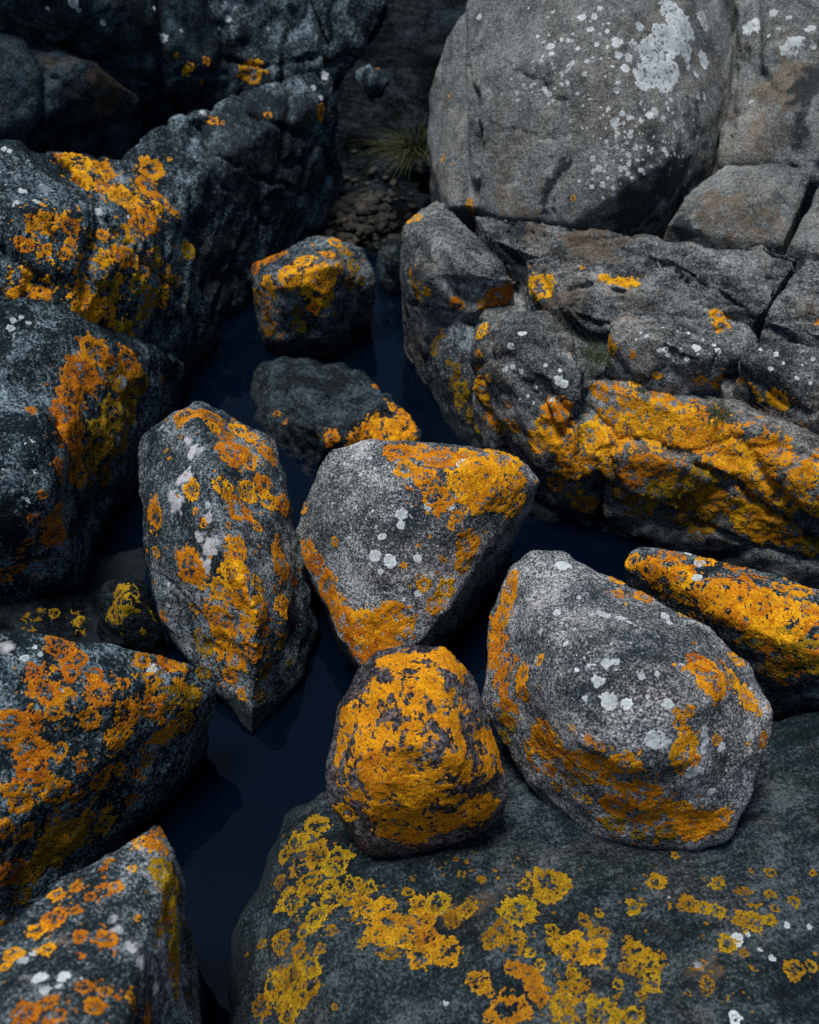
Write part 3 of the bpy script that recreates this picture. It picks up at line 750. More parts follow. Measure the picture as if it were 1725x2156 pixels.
# ================================================================== left bank
# --- boulder at the left edge, orange spots all over
rk = build_rock([[(0,1325,.38),(60,1335,.37),(120,1345,.36),(260,1390,.30),(350,1393,.27),(435,1395,.24),(452,1415,.22),(445,1450,.2),(400,1560,.13),(370,1620,.1),
    (250,1720,.07),(190,1810,.05),(100,1900,.03),(0,2000,.03),(-250,2000,.1),(-250,1300,.42),(150,1500,.32),(0,1500,.36),(300,1480,.25),(100,1700,.22),(0,1750,.25),(200,1620,.22)]],
    0.0055, 6, 9, amp=(0.012, 0.005, 0.0016), facet=(0.05, 7), inset=0.3, algae=0.08, paint=[('pale',10,1360,26,.5)])
o, og = finish(rk, 'boulder', 'slate_blue', label='wedge-shaped dark boulder speckled all over with orange lichen at the left edge', category='boulder', group='loose boulders by the water')
add_lichen(rk, o, og, [(95,1453,22),(125,1363,25),(165,1388,25),(150,1418,22),(200,1423,25),(75,1418,20),(210,1463,25),(115,1498,25),(65,1523,22,'o'),(20,1528,30),(190,1513,25,'o'),(265,1503,25),(250,1553,25),
    (60,1578,35),(65,1613,25),(25,1663,25),(40,1688,20),(120,1668,30,'o'),(165,1678,15),(215,1638,22),(175,1613,15),(285,1628,14),(125,1583,14),(250,1618,12),(275,1683,14),(135,1778,60,'y'),(185,1728,25,'y'),
    (50,1753,25),(220,1738,20,'y'),(10,1748,25),(65,1838,25,'y'),(25,1838,30),(45,1888,25,'y'),(15,1968,25,'y'),(50,1963,25,'y'),(300,1391,15),(350,1391,15),(400,1396,18),(430,1413,20,'y'),
    (320,1433,20,'o'),(360,1463,25,'y'),(400,1473,25,'y'),(325,1488,25,'o'),(350,1548,25),(310,1598,20,'y'),(390,1523,20,'y'),(260,1440,15,'o'),(120,1790,30,'y'),(150,1750,30,'y')], 'rust')
add_crust(rk, o, og, [(100,1450,120,.44),(250,1480,120,.44),(370,1470,90,.55),(120,1620,130,.44),(300,1600,90,.44),(60,1800,130,.44),(40,1930,90,.4),(370,1400,70,.6),(180,1730,80,.5)], 'rust', freq=36, rings=False)
add_lichen(rk, o, og, [(52,1386,8,'w'),(75,1363,6,'w'),(85,1378,5,'w'),(320,1408,10,'w'),(132,1455,4,'w')], 'white')

# --- nearest boulder, bottom left corner
rk = build_rock([[(330,1745,.36),(360,1790,.35),(385,1860,.30),(398,1920,.26),(392,2156,.2),(392,2400,.15),(-100,2400,.4),(-200,2100,.45),(0,2045,.42),(60,1940,.40),(110,1870,.40),
    (225,1795,.38),(260,1900,.42),(150,1950,.44),(250,2050,.45),(130,2156,.5),(330,1900,.36),(250,2200,.48),(340,2100,.33)]], 0.005, 4, 10, amp=(0.010, 0.005, 0.0016), facet=(0.05, 8), inset=0.3, algae=0.08,
    paint=[('pale',250,1958,14,.8),('pale',275,1995,16,.8),('pale',300,2030,18,.8),('pale',330,2080,16,.7),('pale',240,1935,12,.7),('warm',120,1990,40,.4),('pale',55,2060,25,.4)])
o, og = finish(rk, 'boulder', 'granite_dark', label='nearest boulder in the bottom left corner, olive gold lichen down its right flank', category='boulder', group='loose boulders by the water')
add_lichen(rk, o, og, [(320,1763,18,'r'),(340,1753,14,'r'),(295,1773,14),(340,1788,20,'r'),(350,1838,32,'y'),(360,1878,35,'y'),(350,1928,35,'y'),(365,1988,35,'y'),(370,2038,28,'y'),(370,2088,20,'y'),(120,1883,18),(115,1933,20),
    (80,1958,20),(160,1868,16,'r'),(190,1888,14,'r'),(220,1828,12,'r'),(230,1813,12,'r'),(100,1998,14),(30,2008,18),(10,2038,15),(170,1973,20,'r'),(220,1978,20,'r'),(160,1918,12,'r'),(245,1868,12),(280,1828,8),
    (290,1933,10),(180,2078,20,'r'),(50,2138,30,'r'),(100,2113,25,'r'),(280,2103,15,'r'),(310,2138,20,'r'),(200,2118,25,'r'),(220,2088,14,'r'),(335,1955,22,'y'),(380,1950,22,'y')], 'orange', cell=0.0017)
add_crust(rk, o, og, [(350,1900,60,.6),(360,2030,60,.6),(200,1880,70,.38),(190,1990,80,.36),(130,2120,120,.46),(320,1770,50,.45),(280,2110,60,.36)], 'rust', cell=0.0017)
add_lichen(rk, o, og, [(x, y, r, 'w') for x, y, r in [(85,2058,14),(135,2058,14),(95,2086,10),(50,2023,11),(70,2008,8),(125,2076,8),(170,2060,4)]], 'white')

# --- dark floor rock and a little mossy boulder behind
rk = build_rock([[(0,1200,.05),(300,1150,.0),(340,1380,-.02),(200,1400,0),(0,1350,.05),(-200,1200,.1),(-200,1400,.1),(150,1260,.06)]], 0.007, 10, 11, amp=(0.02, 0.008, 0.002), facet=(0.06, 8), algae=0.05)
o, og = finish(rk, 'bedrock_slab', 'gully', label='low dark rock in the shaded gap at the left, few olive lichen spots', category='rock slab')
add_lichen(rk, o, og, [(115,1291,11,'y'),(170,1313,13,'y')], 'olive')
add_crust(rk, o, og, [(70,1300,40,.4),(170,1310,50,.45),(190,1200,60,.26)], 'olive')
rk = build_rock([[(215,1230,.08),(260,1205,.1),(310,1230,.1),(345,1330,.05),(350,1390,.0),(200,1380,.0),(205,1300,.05),(270,1270,.13)]], 0.006, 12, 12, amp=(0.012, 0.006, 0.002), facet=(0.05, 9))
o, og = finish(rk, 'boulder', 'gully', label='small dark mossy-looking boulder tucked behind the tall ridged boulder', category='boulder', group='loose boulders by the water')
add_lichen(rk, o, og, [(255,1245,22),(240,1290,18)], 'olive')
add_crust(rk, o, og, [(260,1260,60,.6),(240,1310,50,.45),(310,1310,40,.4)], 'olive')

# --- blue-grey boulder at the left edge
rk = build_rock([[(0,640,.42),(-200,640,.45),(60,635,.40),(135,642,.36),(240,730,.27),(330,745,.17),(392,765,.06),(360,850,.05),(330,900,.05),(272,990,.05),(225,1040,.05),(180,1090,.06),
    (115,1165,.07),(60,1222,.05),(0,1240,.05),(-200,1240,.1),(180,780,.30),(140,850,.30),(120,950,.28),(100,1060,.24),(60,1100,.22),(0,1110,.26),(-200,1110,.3),(250,850,.18)],
    [(0,825,.39),(80,838,.38),(118,900,.35),(105,1050,.29),(60,1100,.26),(0,1110,.27),(-200,1100,.32),(-200,800,.44),(0,950,.375),(60,950,.375)]],
    0.0062, 5, 13, amp=(0.016, 0.006, 0.0018), facet=(0.05, 7), inset=0.12, algae=0.09,
    cracks=[([(0,780),(60,825),(110,850),(130,900)], .007, .016), ([(0,700),(50,760),(75,820)], .005, .008), ([(0,1010),(60,1070),(130,1090)], .005, .006)])
o, og = finish(rk, 'boulder', 'slate_blue', label='large blue-grey boulder at the left edge with a wide orange crust on its right side', category='boulder', group='loose boulders by the water')
add_lichen(rk, o, og, [(200,741,30),(175,786,30),(150,831,30),(145,871,30),(155,921,30),(155,971,30),(225,751,20),(270,761,30,'o'),(260,801,35,'oy'),(295,811,25,'y'),(275,861,30,'y'),(240,871,35,'oy'),(210,921,40,'y'),(250,931,30,'y'),
    (190,971,30,'y'),(225,1001,25,'y'),(170,1001,20),([(118,1085,30),(120,1120,32)],'o'),(125,931,15),(125,981,15),(90,1041,12),(67,1093,13),(60,1141,10),(42,1158,8),(65,864,11),(35,1196,20),(10,1216,20),(340,796,10,'y'),(130,1010,9),(105,880,4),(110,845,5),(95,810,4)], 'rust', cell=0.0021)
add_crust(rk, o, og, [(170,800,80,.5),(160,920,80,.5),(250,850,100,.46),(210,970,80,.5),(110,1120,60,.45),(40,1200,60,.4),(290,790,60,.4)], 'rust', cell=0.0022)
add_crust(rk, o, og, [(50,960,90,.34),(60,700,60,.26),(40,1040,60,.3)], 'white', freq=80, h=0.0008, white=True, name='white_lichen_dust', cell=0.0021)
add_lichen(rk, o, og, [(22,691,9,'w'),(27,674,7,'w'),(45,668,5,'w'),(62,680,4,'w')], 'white')

# --- left outcrop: lichen ridge and the dark slope that falls to the pool
o1 = holder('rock_outcrop', 'dark bedrock ridge on the left with gold lichen, sloping down to the pool', 'rock outcrop', P(250, 620, 0.0) * np.array([1, 1, 0]))
rk = build_rock([[(0,312,.53),(-250,305,.58),(110,322,.48),(250,335,.43),(310,355,.41),(370,430,.36),(385,560,.22),(450,690,.05),(400,745,.03),(300,770,.05),(240,735,.22),(150,700,.32),
    (60,640,.38),(0,600,.42),(-250,600,.45),(150,450,.48),(0,450,.52),(250,560,.38),(300,620,.28)],
    [(250,330,.40),(300,290,.41),(400,240,.41),(520,195,.41),(620,160,.41),(690,140,.40),(708,190,.36),(690,260,.30),(640,340,.21),(605,430,.1),(560,480,.04),(540,600,-.02),(480,700,-.03),
    (430,680,.03),(380,560,.18),(350,420,.33),(520,300,.36),(450,450,.24)]], 0.0068, 2, 14, amp=(0.010, 0.006, 0.002), facet=(0.03, 6), inset=0.05, algae=0.08, smask=lambda V: sstep(-V[:, 0], .40, .5), blocks=((-0.35, -0.55, 0.75), (.12, .45, .30), .008, .012),
    paint=[('stain_shade',520,330,150,.62),('stain_shade',600,280,120,.6),('stain_shade',450,560,100,.7),('stain_shade',640,210,60,.4)],
    strata=((-0.35, -0.55, 0.75), 0.06, 0.008),
    cracks=[([(500,190),(520,230),(600,270),(680,300)], .009, .025), ([(440,370),(520,420),(560,470)], .008, .02), ([(400,250),(470,330),(560,380),(620,400)], .007, .016), ([(110,330),(200,420),(280,520),(360,600),(420,680)], .009, .03), ([(0,400),(90,470),(170,560),(230,640)], .006, .014), ([(0,520),(60,570),(110,620)], .006, .014)])
o, og = finish(rk, 'rock_ridge', 'slate_blue', parent=o1)
add_lichen(rk, o, og, [(130,332,20,'g'),(165,340,25,'g'),(195,350,22,'g'),(220,360,20,'g'),(170,390,28,'og'),(225,395,30,'g'),(260,420,30,'g'),(280,440,15,'g'),(315,355,25,'og'),(320,390,35,'og'),(332,435,12),(367,437,20,'o'),
    (310,460,30,'o'),(285,475,20),(105,470,18,'r'),(70,465,15,'r'),(150,475,18,'or'),(50,515,20),(275,515,14,'y'),(330,535,18,'y'),(370,520,6),(395,525,14,'y'),(100,525,14),(150,510,10),(135,535,16),(215,495,10),
    (270,540,18),(300,565,22),(340,595,15),(370,595,20,'y'),(55,580,15),(50,617,20),(85,620,18),(170,615,25),(185,645,35),(215,670,35),(225,615,25,'y'),(245,535,12),(220,545,15),(250,585,12),(165,565,12),
    (340,640,8),(320,630,20,'y'),(265,700,20,'y'),(350,620,12,'y'),(300,660,14,'y'),(290,600,16,'y')], 'orange', cell=0.0026)
add_crust(rk, o, og, [(220,390,90,.46),(310,430,80,.52),(120,500,110,.42),(250,560,130,.5),(330,590,90,.48),(190,640,80,.55),(270,680,90,.45),(70,590,70,.46)], 'orange', cell=0.0027)
add_crust(rk, o, og, [(40,370,70,.3),(110,420,60,.26),(200,470,50,.24)], 'white', freq=70, h=0.0008, white=True, name='white_lichen_dust', cell=0.0027)
add_lichen(rk, o, og, [(x, y, r, 'w') for x, y, r in [(205,445,10),(35,432,8),(47,402,9),(270,456,4),(8,313,6),(20,318,5),(107,540,4)]], 'white')
add_lichen(rk, o, og, [(677,235,14),(564,242,8),(450,255,10),(470,258,6),(440,245,5),(395,530,12,'y'),(560,245,5)], 'orange', cell=0.003, small=8)
add_lichen(rk, o, og, [(682,160,8,'w'),(410,270,5,'w'),(660,185,6,'w'),(675,205,5,'w'),(430,238,8,'w')], 'white')

# --- the cliff at the top left
o2 = holder('cliff', 'blue-black jointed cliff across the top left, above a dark overhang', 'cliff', P(300, 250, 0.0) * np.array([1, 1, 0]))
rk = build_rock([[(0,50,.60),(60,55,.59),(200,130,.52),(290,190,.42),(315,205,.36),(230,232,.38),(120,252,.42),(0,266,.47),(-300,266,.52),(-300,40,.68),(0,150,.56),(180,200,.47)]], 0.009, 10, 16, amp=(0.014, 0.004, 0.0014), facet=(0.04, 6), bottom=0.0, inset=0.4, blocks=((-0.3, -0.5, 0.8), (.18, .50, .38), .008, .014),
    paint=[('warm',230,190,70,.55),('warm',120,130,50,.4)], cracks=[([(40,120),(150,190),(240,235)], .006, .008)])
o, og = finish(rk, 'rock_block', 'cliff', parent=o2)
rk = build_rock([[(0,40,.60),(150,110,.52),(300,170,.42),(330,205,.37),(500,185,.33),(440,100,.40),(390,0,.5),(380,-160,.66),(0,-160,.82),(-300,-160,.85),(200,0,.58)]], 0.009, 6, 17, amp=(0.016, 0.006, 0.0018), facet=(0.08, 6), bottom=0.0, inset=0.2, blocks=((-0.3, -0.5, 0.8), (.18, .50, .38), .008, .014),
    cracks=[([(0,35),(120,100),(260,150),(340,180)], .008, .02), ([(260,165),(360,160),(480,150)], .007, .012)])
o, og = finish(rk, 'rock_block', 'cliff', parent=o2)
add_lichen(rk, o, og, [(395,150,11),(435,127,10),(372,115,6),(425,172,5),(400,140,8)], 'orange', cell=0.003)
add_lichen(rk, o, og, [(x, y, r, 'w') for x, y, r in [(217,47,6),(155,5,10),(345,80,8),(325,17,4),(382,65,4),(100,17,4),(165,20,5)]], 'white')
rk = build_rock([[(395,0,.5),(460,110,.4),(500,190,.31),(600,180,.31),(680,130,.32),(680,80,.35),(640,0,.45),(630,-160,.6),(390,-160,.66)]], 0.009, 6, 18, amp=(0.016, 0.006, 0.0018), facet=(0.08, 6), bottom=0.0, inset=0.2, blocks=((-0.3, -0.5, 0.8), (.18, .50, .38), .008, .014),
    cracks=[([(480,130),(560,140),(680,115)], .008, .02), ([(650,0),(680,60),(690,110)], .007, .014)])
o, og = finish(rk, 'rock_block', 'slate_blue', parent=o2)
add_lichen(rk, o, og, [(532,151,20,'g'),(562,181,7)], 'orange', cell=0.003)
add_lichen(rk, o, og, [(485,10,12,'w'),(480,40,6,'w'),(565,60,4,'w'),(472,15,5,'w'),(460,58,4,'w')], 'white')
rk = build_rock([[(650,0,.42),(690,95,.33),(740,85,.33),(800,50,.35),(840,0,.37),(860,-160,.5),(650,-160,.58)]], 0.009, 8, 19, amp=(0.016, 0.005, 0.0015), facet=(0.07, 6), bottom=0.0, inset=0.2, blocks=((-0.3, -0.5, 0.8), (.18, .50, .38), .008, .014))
o, og = finish(rk, 'rock_block', 'slate_blue', parent=o2)

# ================================================================== the gully at the back
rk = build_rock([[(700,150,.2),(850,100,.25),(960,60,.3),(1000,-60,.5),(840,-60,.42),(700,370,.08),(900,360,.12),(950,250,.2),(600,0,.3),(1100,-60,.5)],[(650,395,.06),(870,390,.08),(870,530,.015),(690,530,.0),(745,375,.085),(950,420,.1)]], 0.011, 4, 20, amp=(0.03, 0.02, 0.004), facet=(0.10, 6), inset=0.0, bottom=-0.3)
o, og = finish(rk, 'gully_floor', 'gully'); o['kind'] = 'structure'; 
rkg = rk
rk = build_rock([[(745,160,.24),(770,140,.26),(830,135,.27),(850,170,.26),(848,215,.2),(800,240,.18),(755,230,.18),(790,170,.28)]], 0.008, 8, 21, amp=(0.014, 0.006, 0.002), facet=(0.06, 9), inset=0.1, bottom=0.02)
o, og = finish(rk, 'boulder', 'slate_blue', label='small angular dark rock deep in the gully, an orange spot on top', category='boulder')
add_lichen(rk, o, og, [(802,143,12)], 'orange', cell=0.003)
rk = build_rock([[(795,525,.08),(815,500,.1),(845,505,.1),(850,560,.06),(830,610,.02),(800,590,.02),(820,540,.12)]], 0.008, 10, 22, amp=(0.01, 0.005, 0.002), facet=(0.05, 9), inset=0.1)
o, og = finish(rk, 'boulder', 'wet', label='narrow dark stone wedged between the back boulder and the right outcrop', category='boulder')
add_crust(rk, o, og, [(820,540,35,.36)], 'olive', cell=0.003)

# ================================================================== right outcrop
o3 = holder('rock_outcrop', 'layered grey bedrock outcrop on the right, its waterside face covered in orange lichen', 'rock outcrop', P(1400, 800, 0.0) * np.array([1, 1, 0]))
AXS = (-0.25, -0.75, 0.62)
# grey wedge at the far left of the outcrop
rk = build_rock([[(845,475,.33),(875,440,.34),(920,417,.35),(955,440,.35),(1000,510,.36),(1050,560,.34),(1092,592,.32),(1080,615,.28),(1030,640,.25),(960,650,.22),(880,645,.2),(865,600,.22),(848,540,.28),
    (930,520,.37),(1000,580,.34),(900,580,.31)]], 0.0058, 2, 24, amp=(0.006, 0.004, 0.0016), facet=(0.02, 7), blocks=(AXS, (.07, .25, .2), .008, .006), inset=0.1, cracks=[([(860,640),(950,655),(1040,650)], .006, .012)])
o, og = finish(rk, 'rock_block', 'gneiss', parent=o3)
add_lichen(rk, o, og, [(877,615,22,'g'),(897,615,14,'g'),(867,585,15,'g'),(962,640,12),(1022,640,15),(1052,625,20,'r'),(1077,610,18,'r'),(872,460,14,'g')], 'orange', cell=0.0025)
add_crust(rk, o, og, [(880,610,40,.5),(1050,630,50,.45),(870,460,25,.3)], 'orange', cell=0.0025)
add_lichen(rk, o, og, [(974,602,6,'w'),(1004,612,6,'w'),(1022,612,5,'w'),(1032,595,6,'w'),(1040,590,5,'w'),(988,606,4,'w'),(1010,600,3,'w'),(995,622,4,'w')], 'white')
# dark skirt below it
rk = build_rock([[(850,650,.12),(880,760,.0),(930,880,-.02),(960,940,-.03),(1050,960,.05),(1110,990,.02),(1010,700,.23),(900,650,.2),(1000,650,.21),(1060,880,.13),(855,580,.2)]], 0.0066, 10, 25, amp=(0.014, 0.005, 0.0016), facet=(0.05, 7), inset=0.05, algae=0.05)
o, og = finish(rk, 'rock_skirt', 'granite_dark', parent=o3)
add_lichen(rk, o, og, [(897,675,18,'y'),(922,700,15,'y'),(972,821,20,'oy'),(962,776,12,'y'),(945,761,10,'y'),(967,846,12,'y'),(1017,896,28,'oy'),(915,735,12,'y'),(990,870,14,'y'),(1042,930,16,'y'),(960,800,12,'oy')], 'olive', cell=0.0025)
add_crust(rk, o, og, [(960,800,60,.32),(1010,890,60,.36),(910,700,50,.34)], 'olive', cell=0.0025)
# orange waterside face
rk = build_rock([[(1000,690,.27),(1050,660,.3),(1150,655,.33),(1210,710,.34),(1243,775,.33),(1230,830,.3),(1200,870,.27),(1130,960,.17),(1180,1060,.05),(1250,1130,-.03),(1160,1010,.03),(1090,935,.1),(1040,860,.18),
    (1005,780,.24),(1100,730,.345),(1150,790,.335),(1080,800,.30),(1200,960,.2)],
    [(1205,790,.30),(1240,800,.29),(1300,790,.3),(1400,790,.3),(1500,820,.3),(1600,870,.3),(1725,940,.3),(2000,1050,.3),(2000,1280,.05),(1725,1225,.04),(1600,1190,.0),(1500,1160,-.02),(1400,1140,-.03),(1280,1140,-.03),
    (1215,1070,.05),(1190,950,.19),(1350,880,.27),(1500,920,.26),(1350,980,.19),(1600,1000,.24),(1280,860,.26),(1500,1060,.12)]], 0.0058, 2, 27, amp=(0.010, 0.007, 0.002), facet=(0.04, 7), inset=0.05, algae=0.07, blocks=(AXS, (.075, .32, .18), .011, .013),
    cracks=[([(1050,830),(1130,800),(1230,790)], .004, .005), ([(1010,720),(1080,690),(1160,700)], .004, .005), ([(1235,780),(1225,840),(1215,900)], .012, .02), ([(1450,970),(1540,1020),(1640,1090),(1725,1150)], .010, .035), ([(1262,1000),(1262,1070),(1265,1140)], .012, .035), ([(1430,940),(1440,1000),(1425,1080)], .005, .008), ([(1250,950),(1340,930),(1430,945)], .005, .006),([(1690,960),(1650,1010),(1620,1060)], .005, .008)],
    paint=[('warm',1370,950,60,.7),('warm',1420,900,40,.5),('warm',1330,1000,40,.5),('warm',1680,980,40,.4)])
o, og = finish(rk, 'rock_face', 'gneiss', parent=o3)
add_lichen(rk, o, og, [(1262,821,18),(1287,871,20),(1322,836,25),(1342,801,20),(1392,831,28),(1392,866,30),(1342,856,20),(1362,886,30),(1322,901,28),(1252,921,30),(1287,931,25),(1242,961,28),(1437,871,25),(1472,861,20),(1452,906,30),
    (1412,911,25),(1462,931,22),(1382,941,22),(1362,981,25,'r'),(1332,1001,22,'r'),(1402,991,22,'r'),(1352,1061,25,'oy'),(1312,1046,20,'y'),(1392,1046,28,'y'),(1298,1103,14,'y'),(1522,921,30),(1552,961,35),(1587,991,35),(1527,971,20),
    (1612,1011,28),(1632,951,28),(1602,941,25),(1512,901,20),(1477,1011,25,'y'),(1462,1046,35,'y'),(1497,1051,28),(1467,1091,30,'y'),(1547,1066,25,'o'),(1582,1091,28),(1612,1111,35),(1657,1126,25),(1577,1051,18),
    (1677,1046,30),(1712,991,25),(1707,1071,30),(1662,1061,25),(1712,1151,18,'y'),(1427,1091,8,'y'),(1640,1040,22),(1690,1010,22),(1560,1000,24),(1500,980,18),(1285,960,18),(1270,890,16),(1290,1000,14,'y'),(1420,1030,18,'y'),(1780,1050,40),(1850,1100,40)], 'gold', cell=0.0022)
add_crust(rk, o, og, [(1340,860,110,.46),(1460,890,90,.46),(1260,940,80,.44),(1560,950,110,.46),(1660,1020,110,.48),(1370,1000,100,.36),(1480,1050,90,.42),(1600,1090,90,.44),(1360,1060,80,.38),(1820,1080,140,.55)], 'orange', cell=0.0023)
add_lichen(rk, o, og, [([(1008,745,9),(1012,776,12),(1015,800,10)],''),(1029,796,8),(1017,821,18),(1032,856,18),(1082,898,12),(1012,696,20,'g'),(1042,876,18),(1182,871,25),(1157,901,20),(1132,931,25),(1162,921,18),(1187,931,22),
    (1202,971,30),(1212,1001,25),(1169,1021,16,'o'),(1232,1061,25,'o'),(1070,850,8),(1212,721,15,'o'),(1227,751,12),(1055,905,14),(1170,880,14),(1210,1040,18)], 'orange', cell=0.0022)
add_crust(rk, o, og, [(1020,810,50,.45),(1180,910,70,.45),(1200,1000,60,.45),(1060,890,50,.4),(1020,700,40,.3)], 'orange', cell=0.0023)
add_lichen(rk, o, og, [(x, y, r, 'w') for x, y, r in [(1077,729,8),(1064,776,7),(1079,772,5),(1097,782,6),(1177,801,10),(1187,807,8),(1162,842,6),(1172,838,7),(1124,848,4),(1112,833,4),(1149,768,5),(1100,701,8),(1130,815,3),(1140,830,3),(1180,780,4),(1095,840,3)]], 'white')
# blocks with white spots
rk = build_rock([[(1290,665,.37),(1330,652,.38),(1400,655,.39),(1470,690,.395),(1530,735,.388),(1545,762,.365),(1532,800,.325),(1510,810,.32),(1440,800,.325),(1370,795,.325),(1310,752,.33),(1280,715,.345),(1400,720,.40),(1470,752,.39)]],
    0.005, 1, 28, amp=(0.004, 0.003, 0.0016), facet=(0.02, 9), inset=0.06, bottom=0.2, blocks=(AXS, (.06, .22, .16), .007, .006), paint=[('warm',1320,670,25,.5)], cracks=[([(1520,745),(1500,775),(1490,800)], .005, .01)])
o, og = finish(rk, 'rock_block', 'gneiss', parent=o3)
add_lichen(rk, o, og, [(1522,801,18),(1477,801,10),(1384,791,10),(1284,731,16),(1332,749,9),(1530,785,12)], 'orange', cell=0.0023)
add_lichen(rk, o, og, [(x, y, r, 'w') for x, y, r in [(1402,736,6),(1407,748,5),(1389,737,5),(1432,738,5),(1467,731,8),(1512,738,7),(1447,756,5),(1409,726,5),(1504,726,4),(1362,708,4),(1449,701,4),(1427,698,4),(1395,690,3),(1480,715,4),(1350,700,3),(1340,715,3),(1470,745,3),(1420,760,3)]], 'white')
rk = build_rock([[(1558,757,.36),(1572,725,.38),(1630,712,.39),(1725,740,.39),(2000,800,.39),(2000,950,.34),(1725,880,.325),(1640,842,.32),(1562,792,.325),(1650,790,.375)]], 0.005, 1, 29, amp=(0.004, 0.003, 0.0016), facet=(0.03, 9), inset=0.05, bottom=0.2, blocks=(AXS, (.05, .3, .2), .006, .006))
o, og = finish(rk, 'rock_block', 'gneiss', parent=o3)
add_lichen(rk, o, og, [(1582,816,12),(1594,836,14),(1639,841,24,'o'),(1560,800,12),(1700,920,20),(1690,900,12)], 'gold', cell=0.0023)
add_lichen(rk, o, og, [(x, y, r, 'w') for x, y, r in [(1634,747,6),(1622,776,5),(1679,796,5),(1602,736,4),(1707,806,4),(1712,756,5),(1650,765,3),(1690,770,3)]], 'white')
# ledge of lichen between the blocks and the face
# long layered slabs that dip to the right, with open joints between them
rk = build_rock([[(1000,640,.235),(1300,560,.30),(1725,640,.33),(2000,700,.34),(2000,950,.27),(1725,900,.27),(1500,830,.255),(1240,800,.25),(1050,700,.245)],
    [(1000,470,.33),(1300,510,.37),(1600,520,.39),(1800,560,.40),(1800,700,.36),(1600,700,.34),(1120,600,.31)]], 0.0075, 2, 30, amp=(0.014, 0.008, 0.002), facet=(0.08, 8), inset=0.05, bottom=0.0, paint=[('stain_shade',1100,570,60,.6)])
o, og = finish(rk, 'rock_bed', 'gneiss', parent=o3)
PLATES = [
 ([(1000,452,.36),(1060,452,.38),(1200,472,.405),(1312,492,.42),(1367,522,.42),(1471,577,.415),(1560,640,.40),(1592,673,.39),(1581,680,.375),(1499,618,.39),(1417,574,.395),(1334,547,.395),(1258,536,.39),(1181,530,.38),(1115,535,.37),(1030,500,.36)],
  [([(1060,480),(1200,505),(1330,525),(1450,585)], .006, .016)], [('warm',1230,510,70,.7),('warm',1130,500,50,.5),('stain_shade',1080,490,40,.6)], [(1060,485,4,'g')]),
 ([(1110,545,.375),(1181,533,.385),(1258,539,.395),(1334,550,.398),(1417,577,.398),(1499,621,.392),(1575,680,.38),(1590,715,.355),(1553,744,.345),(1515,717,.35),(1378,655,.345),(1312,655,.34),(1236,655,.33),(1165,651,.325),(1120,600,.345),(1300,600,.39)],
  [([(1300,650),(1315,620),(1270,600),(1200,610)], .007, .014), ([(1230,548),(1330,565),(1440,605),(1540,665)], .005, .010)], [('warm',1200,640,50,.5),('warm',1330,640,40,.4)],
  [(1134,605,30,'og'),(1308,574,38,'og'),([(1395,570,8),(1412,577,11),(1428,584,9)],'g'),(1232,555,9),(1225,562,6),(1522,655,24,'g'),(1517,685,14,'g'),(1142,650,8)]),
 ([(1389,531,.43),(1477,531,.44),(1608,509,.455),(1690,536,.455),(1646,590,.43),(1600,660,.405),(1545,612,.41),(1444,556,.425)], [([(1500,560),(1580,580),(1640,590)], .005, .008)], [('warm',1600,530,40,.5)], []),
 ([(1662,590,.43),(1706,545,.455),(2000,600,.46),(2000,780,.41),(1725,722,.385),(1612,676,.395)], [([(1640,630),(1725,655),(1800,680)], .007, .02), ([(1670,600),(1725,620)], .005, .01)], [('warm',1700,640,40,.4)], [(1720,680,8,'g')]),
]
for k, (hp, ck, pt, li) in enumerate(PLATES):
    rk = build_rock([hp], 0.005, 1, 40 + k, amp=(0.004, 0.003, 0.0016), facet=(0.025, 9), inset=0.02, bottom=0.22, strata=(AXS, 0.028, 0.004), blocks=(AXS, (.04, .30, .20), .010, .009), cracks=ck, paint=pt)
    o, og = finish(rk, 'rock_slab', 'gneiss', parent=o3)
    if li: add_lichen(rk, o, og, li, 'gold', cell=0.0022)
# brown blocks behind
rk = build_rock([[(1530,345,.47),(1640,345,.49),(1715,350,.5),(1690,430,.46),(1655,510,.43),(1600,510,.42),(1480,500,.40),(1400,470,.41),(1450,400,.44),(1600,420,.48)]], 0.007, 3, 32, amp=(0.006, 0.004, 0.0016), facet=(0.03, 7), inset=0.03, bottom=0.2,
    paint=[('warm',1520,440,70,.6),('warm',1610,480,60,.5),('stain_shade',1440,480,45,.9)])
o, og = finish(rk, 'rock_block', 'dome', parent=o3)
rk = build_rock([[(1725,380,.5),(1665,510,.44),(2000,450,.5),(2000,560,.47),(1725,530,.45),(1700,440,.47)]], 0.0075, 8, 33, amp=(0.012, 0.004, 0.0014), facet=(0.04, 7), inset=0.03, bottom=0.2)
o, og = finish(rk, 'rock_block', 'dome', parent=o3)
rk = build_rock([[(1545,80,.58),(1560,0,.64),(1560,-150,.72),(2000,-150,.75),(2000,340,.52),(1725,340,.50),(1640,345,.48),(1540,330,.47),(1525,330,.47),(1540,200,.53),(1640,150,.6),(1725,200,.6)]], 0.008, 4, 34, amp=(0.010, 0.005, 0.0018), facet=(0.05, 5), blocks=((0.7, -0.5, 0.5), (.22, .3, .3), .010, .010), inset=0.05, bottom=0.2,
    cracks=[([(1545,80),(1590,140),(1640,200)], .008, .02), ([(1530,330),(1545,200),(1550,100)], .008, .02)],
    paint=[('warm',1640,180,80,.8),('warm',1600,280,70,.5),('stain_shade',1700,170,50,.8),('stain_shade',1680,270,40,.6)])
o, og = finish(rk, 'rock_block', 'dome', parent=o3)
